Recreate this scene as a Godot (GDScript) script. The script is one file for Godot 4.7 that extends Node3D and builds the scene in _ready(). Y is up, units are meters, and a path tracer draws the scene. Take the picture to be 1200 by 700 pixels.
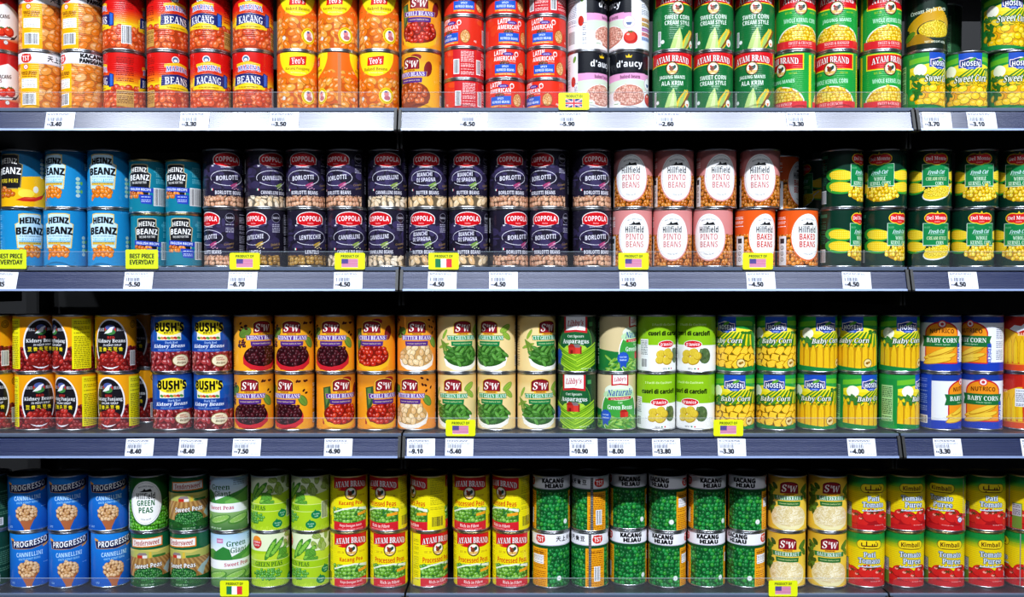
extends Node3D
# A supermarket shelf wall of tinned vegetables: four shelves, two layers of cans on each.
# Units are metres; the camera stands in the aisle at z = 0, the shelves run along x behind it at negative z.

const DECK := [1.6559, 1.3774, 1.0767, 0.7706]      # height of each shelf board, top to bottom
const RAIL := [1.592, 1.610, 1.639, 1.681]          # distance of each price rail from the aisle line
const BAY := [-1.1, -0.199, 0.702, 1.603]           # upright positions
const CAN_BACK := 0.072                             # can axis behind the rail
const SHELF_WORD := ["top shelf", "second shelf", "third shelf", "bottom shelf"]

var used := {}
var mats := {}
var meshes := {}
var rng := RandomNumberGenerator.new()

func _ready():
	# ---------------------------------------------------------------- camera
	var cam := Camera3D.new()
	cam.name = "camera"
	cam.fov = rad_to_deg(2.0 * atan(350.0 / 1070.0))
	cam.position = Vector3(0, 1.35, 0)
	cam.rotation_degrees = Vector3(-1.0, 0, 0)
	cam.near = 0.05
	add_child(cam)
	cam.current = true
	# ---------------------------------------------------------------- environment and exposure
	var we := WorldEnvironment.new()
	we.name = "world_environment"
	var env := Environment.new()
	env.background_mode = Environment.BG_COLOR
	env.background_color = Color(0.02, 0.02, 0.025)
	env.tonemap_mode = Environment.TONE_MAPPER_LINEAR
	env.tonemap_exposure = 0.95
	env.sdfgi_enabled = true
	env.ssao_enabled = true
	env.ssil_enabled = true
	we.environment = env
	add_child(we)
	# ---------------------------------------------------------------- shop lights: a track of spots over the aisle, added fill panels over the next aisle
	for x in [-2.1, -1.5, -0.9, -0.3, 0.3, 0.9, 1.5, 2.1]:
		spot_lamp(Vector3(x, 4.1, 1.3), Vector3(x * 0.92, 1.25, -1.65), 5.6)
	for x in [-2.2, 0.0, 2.2]:
		fill_panel(Vector3(x, 4.48, 3.6), 4.0)
	# ---------------------------------------------------------------- setting and things
	room()
	materials()
	shelves()
	cans()
	tags()
	cards()


# ==================================================================== small builders
func numbered(called: String) -> String:
	if not used.has(called):
		used[called] = 0
		return called
	used[called] += 1
	return "%s_%03d" % [called, used[called]]

func thing(called: String, label: String, category: String, at := Vector3.ZERO, turn := 0.0, group := "") -> Node3D:
	var o := Node3D.new()
	o.name = numbered(called)
	add_child(o)
	o.position = at
	o.rotation_degrees.y = turn
	o.set_meta("label", label)
	o.set_meta("category", category)
	if group:
		o.set_meta("group", group)
	return o

func part(called: String, mesh: Mesh, mat: Material, parent: Node, at := Vector3.ZERO) -> MeshInstance3D:
	var o := MeshInstance3D.new()
	o.name = called
	o.mesh = mesh
	o.material_override = mat
	o.position = at
	parent.add_child(o, true)
	return o

func structure(called: String, size: Vector3, at: Vector3, mat: Material) -> MeshInstance3D:
	var b := BoxMesh.new()
	b.size = size
	var o := part(called, b, mat, self, at)
	o.set_meta("kind", "structure")
	o.set_meta("label", called.replace("_", " ") + " of the shop aisle")
	return o

func box(size: Vector3) -> BoxMesh:
	var key := "box%v" % size
	if not meshes.has(key):
		var b := BoxMesh.new()
		b.size = size
		meshes[key] = b
	return meshes[key]

func plain(c: Color, rough := 0.6, metal := 0.0, spec := 0.5) -> StandardMaterial3D:
	var m := StandardMaterial3D.new()
	m.albedo_color = c
	m.roughness = rough
	m.metallic = metal
	m.metallic_specular = spec
	return m

# a lathed shape: profile of Vector2(radius, height) from bottom to top; v runs over the whole height
func lathe(profile: Array, segs := 56) -> ArrayMesh:
	var v := PackedVector3Array()
	var n := PackedVector3Array()
	var t := PackedVector2Array()
	var ix := PackedInt32Array()
	var rows := profile.size()
	var y0: float = profile[0].y
	var y1: float = profile[rows - 1].y
	for i in rows:
		var p: Vector2 = profile[i]
		var a: Vector2 = profile[maxi(i - 1, 0)]
		var b: Vector2 = profile[mini(i + 1, rows - 1)]
		var d := (b - a).normalized()
		var nn := Vector2(d.y, -d.x)
		for k in segs + 1:
			var f := -PI + TAU * k / segs
			v.append(Vector3(sin(f) * p.x, p.y, cos(f) * p.x))
			n.append(Vector3(sin(f) * nn.x, nn.y, cos(f) * nn.x).normalized())
			t.append(Vector2(float(k) / segs, 1.0 - (p.y - y0) / maxf(y1 - y0, 1e-6)))
	for i in rows - 1:
		for k in segs:
			var a := i * (segs + 1) + k
			var b := a + segs + 1
			ix.append_array([a, b, a + 1, a + 1, b, b + 1])
	var arr := []
	arr.resize(Mesh.ARRAY_MAX)
	arr[Mesh.ARRAY_VERTEX] = v
	arr[Mesh.ARRAY_NORMAL] = n
	arr[Mesh.ARRAY_TEX_UV] = t
	arr[Mesh.ARRAY_INDEX] = ix
	var m := ArrayMesh.new()
	m.add_surface_from_arrays(Mesh.PRIMITIVE_TRIANGLES, arr)
	return m

# a convex outline (x, y) given thickness along z; the front (+z) face carries the print
func plate(pts: PackedVector2Array, thick: float) -> ArrayMesh:
	var st := SurfaceTool.new()
	st.begin(Mesh.PRIMITIVE_TRIANGLES)
	var lo := pts[0]
	var hi := pts[0]
	for p in pts:
		lo = lo.min(p)
		hi = hi.max(p)
	var c := (lo + hi) / 2
	var put := func(p: Vector2, z: float, nn: Vector3, blank: bool):
		st.set_normal(nn)
		st.set_uv(Vector2(0.02, 0.03) if blank else Vector2((p.x - lo.x) / (hi.x - lo.x), (hi.y - p.y) / (hi.y - lo.y)))
		st.add_vertex(Vector3(p.x, p.y, z))
	for i in pts.size():
		var a := pts[i]
		var b := pts[(i + 1) % pts.size()]
		put.call(c, thick / 2, Vector3.BACK, false)
		put.call(b, thick / 2, Vector3.BACK, false)
		put.call(a, thick / 2, Vector3.BACK, false)
		put.call(c, -thick / 2, Vector3.FORWARD, true)
		put.call(a, -thick / 2, Vector3.FORWARD, true)
		put.call(b, -thick / 2, Vector3.FORWARD, true)
		var e := (b - a).normalized()
		var s := Vector3(e.y, -e.x, 0)
		put.call(a, thick / 2, s, true)
		put.call(b, thick / 2, s, true)
		put.call(a, -thick / 2, s, true)
		put.call(b, thick / 2, s, true)
		put.call(b, -thick / 2, s, true)
		put.call(a, -thick / 2, s, true)
	return st.commit()

func rounded(w: float, h: float, r: float, only_top := false) -> PackedVector2Array:
	var pts := PackedVector2Array()
	for q in 4:
		var cx: float = (w / 2 - r) * [1, -1, -1, 1][q]
		var cy: float = (h / 2 - r) * [1, 1, -1, -1][q]
		if only_top and q >= 2:
			pts.append(Vector2(signf(cx) * w / 2, -h / 2))
			continue
		for k in 5:
			var f := PI / 2 * (q + k / 4.0)
			pts.append(Vector2(cx + cos(f) * r, cy + sin(f) * r))
	return pts

# an outline in (z, y) swept along x from x0 to x1
func sweep(outline: Array, x0: float, x1: float) -> ArrayMesh:
	var st := SurfaceTool.new()
	st.begin(Mesh.PRIMITIVE_TRIANGLES)
	st.set_smooth_group(-1)
	var k := outline.size()
	for i in k:
		var a: Vector2 = outline[i]
		var b: Vector2 = outline[(i + 1) % k]
		var l := a.distance_to(b)
		for q in [[a, x0, 0.0, 0.0], [b, x0, 0.0, l], [a, x1, 1.0, 0.0], [a, x1, 1.0, 0.0], [b, x0, 0.0, l], [b, x1, 1.0, l]]:
			st.set_uv(Vector2(q[2], q[3]))
			st.add_vertex(Vector3(q[1], q[0].y, q[0].x))
	var flat := PackedVector2Array(outline)
	var tri := Geometry2D.triangulate_polygon(flat)
	for i in range(0, tri.size(), 3):
		for e in [0, 1, 2]:
			st.set_uv(Vector2.ZERO)
			st.add_vertex(Vector3(x0, flat[tri[i + e]].y, flat[tri[i + e]].x))
		for e in [0, 2, 1]:
			st.set_uv(Vector2.ZERO)
			st.add_vertex(Vector3(x1, flat[tri[i + e]].y, flat[tri[i + e]].x))
	st.generate_normals()
	return st.commit()


# ==================================================================== lamps
func spot_lamp(at: Vector3, aim: Vector3, energy: float) -> void:
	var t := thing("track_spotlight", "black track spotlight over the aisle, %s along the track" % ["first", "second", "third", "fourth", "fifth", "sixth", "seventh", "eighth"][used.get("track_spotlight", -1) + 1], "spotlight", at, 0.0, "track spotlights over the aisle")
	t.look_at_from_position(at, aim, Vector3.UP)
	var can := part("housing", lathe([Vector2(0.0, 0.0), Vector2(0.05, 0.0), Vector2(0.055, 0.02), Vector2(0.055, 0.16), Vector2(0.05, 0.17)], 24), plain(Color(0.05, 0.05, 0.05), 0.5), t)
	can.rotation_degrees.x = -90
	var lens := part("lamp_lens", lathe([Vector2(0.0, 0.0), Vector2(0.048, 0.0), Vector2(0.048, 0.004), Vector2(0.0, 0.004)], 24), null, t)
	var glow := plain(Color(0.9, 0.9, 0.9), 0.4)
	glow.emission_enabled = true
	glow.emission = Color(0.95, 0.97, 1.0)
	glow.emission_energy_multiplier = 6.0
	lens.material_override = glow
	lens.rotation_degrees.x = -90
	lens.position = Vector3(0, 0, -0.172)
	part("stem", box(Vector3(0.02, 0.5, 0.02)), plain(Color(0.05, 0.05, 0.05), 0.5), t, Vector3(0, 0.24, 0.1))
	var l := SpotLight3D.new()
	l.name = "spot_light"
	l.position = Vector3(0, 0, -0.2)
	l.light_color = Color(0.93, 0.96, 1.0)
	l.light_energy = energy
	l.light_size = 0.05
	l.spot_angle = 26.0
	l.spot_angle_attenuation = 0.6
	l.spot_range = 12.0
	l.spot_attenuation = 2.0
	l.shadow_enabled = true
	t.add_child(l)

func fill_panel(at: Vector3, energy: float) -> void:  # unseen panel, added to fill the shade under the shelf overhangs
	var t := thing("added_fill_panel", "added white fill light panel behind the aisle, %s" % ["left", "middle", "right"][used.get("added_fill_panel", -1) + 1], "ceiling light", at, 0.0, "added fill light panels")
	part("frame", box(Vector3(1.26, 0.05, 0.66)), plain(Color(0.8, 0.8, 0.8), 0.5), t, Vector3(0, 0.035, 0))
	var glow := plain(Color(0.9, 0.9, 0.9), 0.5)
	glow.emission_enabled = true
	glow.emission = Color(0.93, 0.96, 1.0)
	glow.emission_energy_multiplier = 3.0
	part("diffuser_light", box(Vector3(1.2, 0.01, 0.6)), glow, t, Vector3(0, 0.006, 0))
	var l := AreaLight3D.new()
	l.name = "fill_light"
	l.position = Vector3(0, -0.01, 0)
	l.rotation_degrees.x = -90
	l.area_size = Vector2(1.2, 0.6)
	l.light_color = Color(0.93, 0.96, 1.0)
	l.light_energy = energy
	l.area_range = 14.0
	l.shadow_enabled = true
	t.add_child(l)


# ==================================================================== the room
func room() -> void:
	structure("floor", Vector3(9, 0.1, 8.4), Vector3(0, -0.05, 1.9), plain(Color(0.3, 0.3, 0.3), 0.35))
	structure("ceiling", Vector3(9, 0.1, 8.4), Vector3(0, 4.6, 1.9), plain(Color(0.45, 0.45, 0.47), 0.9))
	structure("wall_left", Vector3(0.1, 4.65, 8.4), Vector3(-4.5, 2.28, 1.9), plain(Color(0.4, 0.4, 0.42), 0.8))
	structure("wall_right", Vector3(0.1, 4.65, 8.4), Vector3(4.5, 2.28, 1.9), plain(Color(0.4, 0.4, 0.42), 0.8))
	structure("wall_front", Vector3(9, 4.65, 0.1), Vector3(0, 2.28, 6.1), plain(Color(0.4, 0.4, 0.42), 0.8))
	structure("wall_back", Vector3(9, 4.65, 0.1), Vector3(0, 2.28, -2.2), plain(Color(0.085, 0.085, 0.09), 0.7))


# ==================================================================== shared materials
func materials() -> void:
	mats.tin = plain(Color(0.72, 0.73, 0.75), 0.28, 1.0)
	mats.gold_tin = plain(Color(0.80, 0.72, 0.5), 0.3, 1.0)
	mats.deck = deck_material()
	mats.lip = plain(Color(0.38, 0.43, 0.52), 0.35, 0.3)
	mats.black = plain(Color(0.05, 0.05, 0.055), 0.5)
	mats.post = plain(Color(0.085, 0.085, 0.09), 0.6)
	mats.rail = rail_material()
	mats.rail_lip = plain(Color(0.55, 0.62, 0.78), 0.3, 0.1)
	var g := plain(Color(0.93, 0.95, 1.0, 0.012), 0.03)
	g.transparency = BaseMaterial3D.TRANSPARENCY_ALPHA
	mats.acrylic = g
	var e := plain(Color(0.7, 0.76, 0.8, 0.3), 0.1)
	e.transparency = BaseMaterial3D.TRANSPARENCY_ALPHA
	mats.acrylic_edge = e

# dark powder-coated sheet with a grid of punched holes
func deck_material() -> StandardMaterial3D:
	var im := Image.create(64, 64, false, Image.FORMAT_RGB8)
	im.fill(Color(0.11, 0.12, 0.145))
	for y in 64:
		for x in 64:
			var a := Vector2(x - 16, y - 16).length()
			var b := Vector2(x - 48, y - 48).length()
			if minf(a, b) < 9.0:
				im.set_pixel(x, y, Color(0.03, 0.03, 0.04))
	var m := plain(Color.WHITE, 0.45)
	m.albedo_texture = ImageTexture.create_from_image(im)
	m.uv1_triplanar = true
	m.uv1_world_triplanar = true
	m.uv1_scale = Vector3(55, 55, 55)
	return m

# blue-grey extruded plastic with fine lengthwise ribs
func rail_material() -> StandardMaterial3D:
	var im := Image.create(8, 128, false, Image.FORMAT_RGB8)
	rng.seed = 77
	for y in 128:
		var k := 0.5 + 0.22 * sin(y * 0.55) + 0.12 * sin(y * 1.7 + 1.0) + rng.randf_range(-0.1, 0.1)
		im.fill_rect(Rect2i(0, y, 8, 1), Color(k, k, k))
	var m := plain(Color(0.07, 0.13, 0.3), 0.34, 0.15, 0.5)
	m.heightmap_enabled = true
	m.heightmap_scale = 0.09
	m.heightmap_texture = ImageTexture.create_from_image(im)
	m.uv1_scale = Vector3(1, 26, 1)
	m.clearcoat_enabled = true
	m.clearcoat = 0.7
	m.clearcoat_roughness = 0.22
	return m


# ==================================================================== shelves
func shelves() -> void:
	var bay_word := ["left bay", "middle bay", "right bay"]
	for r in range(-1, 4):
		var y: float = 1.94 if r < 0 else DECK[r]
		var d: float = 1.575 if r < 0 else RAIL[r]
		for b in 3:
			var x0: float = BAY[b]
			var x1: float = BAY[b + 1]
			var where: String = ("shelf over the cans" if r < 0 else SHELF_WORD[r]) + ", " + bay_word[b]
			var t := thing("metal_shelf", "dark perforated metal shelf with slanted price rail, " + where, "shelf", Vector3(0, y, -d), 0.0, "metal shelves of the can wall")
			part("deck", box(Vector3(x1 - x0 - 0.004, 0.018, 0.42)), mats.deck, t, Vector3((x0 + x1) / 2, -0.009, -0.225))
			part("front_lip", sweep([Vector2(-0.015, -0.0002), Vector2(-0.0105, 0.0), Vector2(-0.009, -0.0015), Vector2(-0.009, -0.006), Vector2(-0.015, -0.006)], x0 + 0.002, x1 - 0.002), mats.lip, t)
			# sloping channel: top edge set back, bottom edge standing out
			var rail := part("price_rail", sweep([Vector2(-0.016, -0.0085), Vector2(-0.0062, -0.0085), Vector2(0.0024, -0.0385), Vector2(0.001, -0.0405), Vector2(-0.016, -0.014)], x0 + 0.0065, x1 - 0.0065), mats.rail, t)
			part("rail_lip", sweep([Vector2(0.002, -0.0385), Vector2(0.0044, -0.0385), Vector2(0.0054, -0.042), Vector2(0.001, -0.042), Vector2(0.001, -0.0402)], x0 + 0.0065, x1 - 0.0065), mats.rail_lip, rail)
			for e in [x0 + 0.0015, x1 - 0.0065]:
				part("rail_end_cap", sweep([Vector2(-0.02, -0.004), Vector2(-0.0048, -0.004), Vector2(0.0064, -0.0405), Vector2(0.0058, -0.0435), Vector2(-0.02, -0.0435)], e, e + 0.005), mats.black, t)
			part("bracket", box(Vector3(0.003, 0.05, 0.4)), mats.black, t, Vector3(x0 + 0.0035, -0.0435, -0.23))
			part("bracket", box(Vector3(0.003, 0.05, 0.4)), mats.black, t, Vector3(x1 - 0.0035, -0.0435, -0.23))
			if r >= 0:
				var w := x1 - x0 - 0.018
				var p := thing("shelf_riser", "clear acrylic strip along the front of the " + where, "shelf divider", Vector3((x0 + x1) / 2, y + 0.0002, -d - 0.0135), 0.0, "clear acrylic risers")
				part("pane", plate(rounded(w, 0.027, 0.008, true), 0.002), mats.acrylic, p, Vector3(0, 0.0135, 0))
				part("polished_edge", box(Vector3(w - 0.016, 0.0009, 0.002)), mats.acrylic_edge, p, Vector3(0, 0.0275, 0))
	for k in 4:
		var u := structure("upright_post", Vector3(0.03, 2.3, 0.05), Vector3(BAY[k], 1.15, -2.12), mats.post)
		u.name = "trim_%d" % (k + 1)
		u.set_meta("label", "black slotted shelving upright against the back wall")


# ==================================================================== cans
# [shelf, layer from below, [[design, x in mm, turn in degrees, set back in mm], ...]]
const STOCK := [
	[0, 0, [["tomato_beans", -931, 29], ["orange_baked", -855, -7], ["orange_baked", -779, 144], ["marina", -703, -65], ["marina", -624, -132], ["marina", -547, 13], ["marina", -469, -178], ["yellow_circle", -389, -167], ["yellow_circle", -315, -78], ["yellow_circle", -241, -4], ["sw_pinto", -164, -28], ["refried", -87, -135], ["refried", -12, -14], ["refried", 62, -50], ["pink_band", 137, 41], ["pink_band", 212, -7], ["corn_cream", 291, 170], ["corn_cream", 365, -12], ["corn_cream", 439, 159], ["corn_kernel", 513, 120], ["corn_kernel", 588, -36], ["corn_kernel", 667, 8], ["sweet_corn", 746, 24], ["sweet_corn", 824, -12], ["sweet_corn", 903, 0]]],
	[0, 1, [["tomato_beans", -932, 29], ["orange_baked", -855, 1], ["orange_baked", -779, 164], ["marina", -703, 118], ["marina", -624, -132], ["marina", -547, -6], ["marina", -469, 9], ["yellow_circle", -389, 13], ["yellow_circle", -315, 179], ["yellow_circle", -241, 8], ["sw_chili", -164, -2], ["refried", -87, -140], ["refried", -12, 0], ["refried", 62, -9], ["pink_band", 137, 67], ["pink_band", 212, -74], ["corn_cream", 291, 7], ["corn_cream", 365, -12], ["corn_cream", 439, -10], ["corn_kernel", 513, 0], ["corn_kernel", 588, 161], ["corn_kernel", 667, 8], ["cream_corn_dark", 751, -15], ["sweet_corn", 891, 1, 2], ["cream_corn_dark", 814, -144, 78]]],
	[0, 2, [["refried", -87, -45], ["refried", -12, 12], ["refried", 62, -14]]],
	[0, 3, [["refried", -87, 3], ["refried", -12, 0], ["refried", 62, -169]]],
	[1, 0, [["blue_bean", -979, 6], ["blue_bean", -899, 47], ["blue_bean", -820, 5], ["blue_bean", -741, 5], ["teal_bean", -668, 14], ["teal_bean", -603, 8], ["dark_borlotti", -529, -37], ["dark_lentil", -452, -26], ["dark_lentil", -377, 22], ["dark_cannellini", -303, 17], ["dark_cannellini", -228, -23], ["dark_butter", -154, -16], ["dark_butter", -80, 0], ["dark_borlotti", -6, 29], ["dark_borlotti", 68, -14], ["dark_borlotti", 147, 7], ["pinto", 221, 0], ["pinto", 295, -10], ["pinto", 369, -24], ["baked_circle", 447, 17], ["baked_circle", 526, 14], ["green_kernel", 604, 45], ["green_kernel", 684, 26], ["green_cream", 766, -1], ["green_kernel", 847, -3], ["green_kernel", 928, -24], ["green_cream", 554, -89, 84]]],
	[1, 1, [["peri", -895, -17], ["blue_bean", -817, -19], ["blue_bean", -740, 2], ["teal_bean", -670, -7], ["teal_bean", -604, -9], ["dark_borlotti", -530, 29], ["dark_cannellini", -454, 39], ["dark_borlotti", -379, 3], ["dark_borlotti", -305, -21], ["dark_cannellini", -229, 8], ["dark_butter", -155, 0], ["dark_butter", -81, -2], ["dark_borlotti", -6, 5], ["dark_borlotti", 68, -29], ["dark_borlotti", 146, 9], ["pinto", 223, -15], ["pinto", 298, -1], ["pinto", 375, 2], ["pinto", 455, -15], ["green_kernel", 607, 42], ["green_kernel", 686, -41], ["green_cream", 769, -8], ["green_kernel", 854, -20], ["green_kernel", 932, -29], ["baked_circle", 515, 60, 82], ["green_cream", 614, -90, 130]]],
	[2, 0, [["kidney_oval", -969, 18], ["kidney_oval", -893, 35], ["kidney_oval", -817, 159], ["kidney_oval", -738, 171], ["blue_kidney", -637, 16], ["blue_kidney", -559, -1], ["sw_kidney", -484, 1], ["sw_kidney", -407, -20], ["sw_chili", -330, 28], ["sw_chili", -254, 32], ["sw_butter", -179, -18], ["sw_green", -103, -11], ["sw_green", -29, -16], ["sw_green", 46, 10], ["asparagus", 122, -14], ["natural_green", 196, 5], ["artichoke", 270, 3], ["artichoke", 344, -28], ["cut_corn", 418, -14], ["cut_corn", 495, -21], ["spear_corn", 572, -23], ["spear_corn", 648, 25], ["spear_corn", 726, 61], ["blue_corn", 804, 46], ["blue_corn", 882, -22], ["red_corn", 959, -101], ["kidney_oval", -721, -26, 90]]],
	[2, 1, [["kidney_oval", -971, -9], ["kidney_oval", -897, 47], ["kidney_oval", -822, 140], ["kidney_oval", -742, 7], ["blue_kidney", -639, 13], ["blue_kidney", -562, 6], ["sw_kidney", -485, 42], ["sw_kidney", -408, 4], ["sw_kidney", -332, -3], ["sw_chili", -255, -6], ["sw_butter", -179, 6], ["sw_green", -104, 23], ["sw_green", -29, -25], ["sw_green", 46, 34], ["asparagus", 122, -9], ["natural_green", 197, 58], ["artichoke", 271, 24], ["artichoke", 345, -21], ["cut_corn", 419, -45], ["cut_corn", 495, -16], ["spear_corn", 572, 10], ["spear_corn", 647, -35], ["spear_corn", 726, 3], ["blue_corn", 804, -20], ["blue_corn", 882, -61], ["red_corn", 959, -17], ["kidney_oval", -721, -26, 90]]],
	[3, 0, [["dark_green", -1006, -27], ["blue_cannellini", -928, 23], ["blue_cannellini", -853, 24], ["blue_cannellini", -774, 33], ["sweet_peas", -697, 7], ["sweet_peas", -621, -12], ["pale_peas", -543, 29], ["lime_peas", -466, 10], ["lime_peas", -388, -35], ["yellow_peas", -314, -163], ["yellow_peas", -237, 10], ["yellow_peas", -160, 35], ["yellow_peas", -77, 7], ["yellow_peas", -2, 5], ["tst_peas", 75, -134], ["tst_peas", 150, 103], ["tst_peas", 226, 2, 14], ["tst_peas", 299, -26], ["tst_peas", 375, -7], ["tst_peas", 451, -45], ["sw_kraut", 529, -12], ["sw_kraut", 607, -10], ["puree", 681, 174], ["puree", 756, -2], ["puree", 833, -6], ["puree", 910, -4], ["puree", 988, 66]]],
	[3, 1, [["dark_green", -1006, -18], ["blue_cannellini", -931, 23], ["blue_cannellini", -856, 24], ["blue_cannellini", -778, 24], ["circle_peas", -700, 12], ["sweet_peas", -623, 15], ["pale_peas", -545, -19], ["lime_peas", -466, -42], ["lime_peas", -388, -66], ["yellow_peas", -314, -165], ["yellow_peas", -238, -19], ["yellow_peas", -160, -57], ["yellow_peas", -79, -3], ["yellow_peas", -2, -33], ["tst_peas", 76, 2], ["tst_peas", 151, 107], ["tst_peas", 226, -3, 14], ["tst_peas", 300, -41], ["tst_peas", 376, 2], ["tst_peas", 453, -24], ["sw_kraut", 530, -10], ["sw_kraut", 607, -5], ["puree", 683, -179], ["puree", 758, 0], ["puree", 834, -37], ["puree", 912, 173], ["puree", 989, -149]]],
]

# design: [node name, size, ribbed, look]
const KIND := {
	"tomato_beans": ["bean_can", "std", false, "red and white baked-bean can with tomato picture"],
	"orange_baked": ["bean_can", "std", true, "orange baked-bean can with white top band"],
	"marina": ["bean_can", "std", true, "red and yellow bean can with navy banner"],
	"yellow_circle": ["bean_can", "std", false, "orange baked-bean can with yellow half circle"],
	"sw_chili": ["bean_can", "std", false, "amber chili-bean can with purple banner, red beans"],
	"sw_pinto": ["bean_can", "std", false, "amber pinto-bean can with purple banner"],
	"sw_kidney": ["bean_can", "std", false, "amber kidney-bean can, purple banner, dark beans"],
	"sw_butter": ["bean_can", "std", false, "amber butter-bean can, purple banner, cream beans"],
	"sw_green": ["bean_can", "std", false, "cream cut-green-bean can with green banner"],
	"sw_kraut": ["sauerkraut_can", "std", false, "yellow sauerkraut can with green banner"],
	"refried": ["bean_can", "short", false, "short red refried-bean can with blue box"],
	"pink_band": ["bean_can", "std", false, "white baked-bean can, black and pink bands"],
	"corn_cream": ["corn_can", "std", true, "dark green cream-style corn can, red top"],
	"corn_kernel": ["corn_can", "std", true, "bright green whole-kernel corn can, red bands"],
	"sweet_corn": ["corn_can", "std", false, "yellow sweet-corn can with blue badge"],
	"cream_corn_dark": ["corn_can", "std", false, "black-green cream-style corn can with corn cobs"],
	"blue_bean": ["bean_can", "big", false, "sky-blue baked-bean can with pale keystone"],
	"peri": ["bean_can", "peri", false, "blue and yellow bean can with red chili"],
	"teal_bean": ["bean_can", "small", false, "small teal baked-bean can with black keystone"],
	"dark_borlotti": ["bean_can", "std", false, "dark purple borlotti-bean can, red oval"],
	"dark_cannellini": ["bean_can", "std", false, "dark purple cannellini-bean can, red oval"],
	"dark_lentil": ["lentil_can", "std", false, "dark purple lentil can, red oval"],
	"dark_butter": ["bean_can", "std", false, "dark purple butter-bean can, red oval"],
	"pinto": ["bean_can", "std", false, "pink pinto-bean can with white circle"],
	"baked_circle": ["bean_can", "std", false, "orange baked-bean can with white circle"],
	"circle_peas": ["pea_can", "std", false, "green pea can with white circle"],
	"green_kernel": ["corn_can", "std", false, "dark green whole-kernel corn can, red emblem"],
	"green_cream": ["corn_can", "std", false, "dark green cream corn can with spoon"],
	"kidney_oval": ["bean_can", "std", false, "yellow kidney-bean can with black oval"],
	"blue_kidney": ["bean_can", "std", false, "blue kidney-bean can with yellow emblem"],
	"asparagus": ["asparagus_can", "std", false, "dark green asparagus can with red barn"],
	"natural_green": ["bean_can", "std", false, "cream and green cut-bean can, blue rosette"],
	"artichoke": ["artichoke_can", "std", false, "lime and white artichoke-heart can"],
	"cut_corn": ["corn_can", "std", false, "green baby-corn can with cut yellow pieces"],
	"spear_corn": ["corn_can", "std", false, "green baby-corn can with upright spears"],
	"blue_corn": ["corn_can", "std", false, "blue and white baby-corn can"],
	"red_corn": ["corn_can", "std", false, "red baby-corn can cut off by the frame"],
	"dark_green": ["vegetable_can", "std", false, "dark green can cut off by the frame"],
	"blue_cannellini": ["bean_can", "std", false, "cobalt blue cannellini can with wooden spoon"],
	"sweet_peas": ["pea_can", "std", false, "green sweet-pea can with farm field"],
	"pale_peas": ["pea_can", "std", false, "white and green sweet-pea can, sky picture"],
	"lime_peas": ["pea_can", "std", false, "lime green pea can with pods"],
	"yellow_peas": ["pea_can", "std", true, "yellow processed-pea can with red bands"],
	"tst_peas": ["pea_can", "std", true, "green pea can with white top band"],
	"puree": ["tomato_puree_can", "std", false, "yellow and green tomato-puree can"],
}
# body radius, seam radius, height
const SIZE := {"std": [0.0359, 0.0367, 0.107], "short": [0.0359, 0.0367, 0.0563], "big": [0.0371, 0.0380, 0.1065], "peri": [0.0385, 0.0394, 0.1065], "small": [0.0314, 0.0322, 0.0975]}

func can_mesh(which: String, size: String, ribbed: bool) -> ArrayMesh:
	var key := which + size + str(ribbed)
	if meshes.has(key):
		return meshes[key]
	var r: float = SIZE[size][0]
	var q: float = SIZE[size][1]
	var h: float = SIZE[size][2]
	var p := []
	if which == "body":
		p = [Vector2(r - 0.0006, 0.0028), Vector2(r, 0.0042)]
		if ribbed:
			var y := h * 0.2
			while y < h * 0.8:
				for e in [[0.0, 0.0], [0.0008, -0.00022], [0.0016, -0.0003], [0.0024, -0.00022]]:
					p.append(Vector2(r + e[1], y + e[0]))
				y += 0.0036
		p.append_array([Vector2(r, h - 0.0042), Vector2(r - 0.0006, h - 0.0028)])
	elif which == "lid":
		p = [Vector2(r - 0.0008, h - 0.0034), Vector2(q, h - 0.0032), Vector2(q + 0.0001, h - 0.0008), Vector2(q - 0.0006, h), Vector2(q - 0.0016, h - 0.0004), Vector2(q - 0.0024, h - 0.0046), Vector2(q - 0.006, h - 0.0048), Vector2(q - 0.0068, h - 0.004), Vector2(q - 0.0082, h - 0.004), Vector2(q - 0.009, h - 0.0048), Vector2(0.0, h - 0.0048)]
	else:
		p = [Vector2(0.0, 0.004), Vector2(q - 0.0026, 0.004), Vector2(q - 0.0018, 0.0004), Vector2(q - 0.0006, 0.0), Vector2(q, 0.0008), Vector2(q, 0.0032), Vector2(r - 0.0008, 0.0034)]
	meshes[key] = lathe(p)
	return meshes[key]

func make_can(design: String, label: String, at: Vector3, turn: float) -> void:
	var k: Array = KIND[design]
	var t := thing(k[0], label, "can", at, turn, "canned goods, " + k[3])
	part("printed_body", can_mesh("body", k[1], k[2]), label_material(design), t)
	part("lid", can_mesh("lid", k[1], false), mats.gold_tin if design in ["teal_bean", "yellow_peas", "puree"] else mats.tin, t)
	part("base_rim", can_mesh("base", k[1], false), mats.tin, t)

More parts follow.
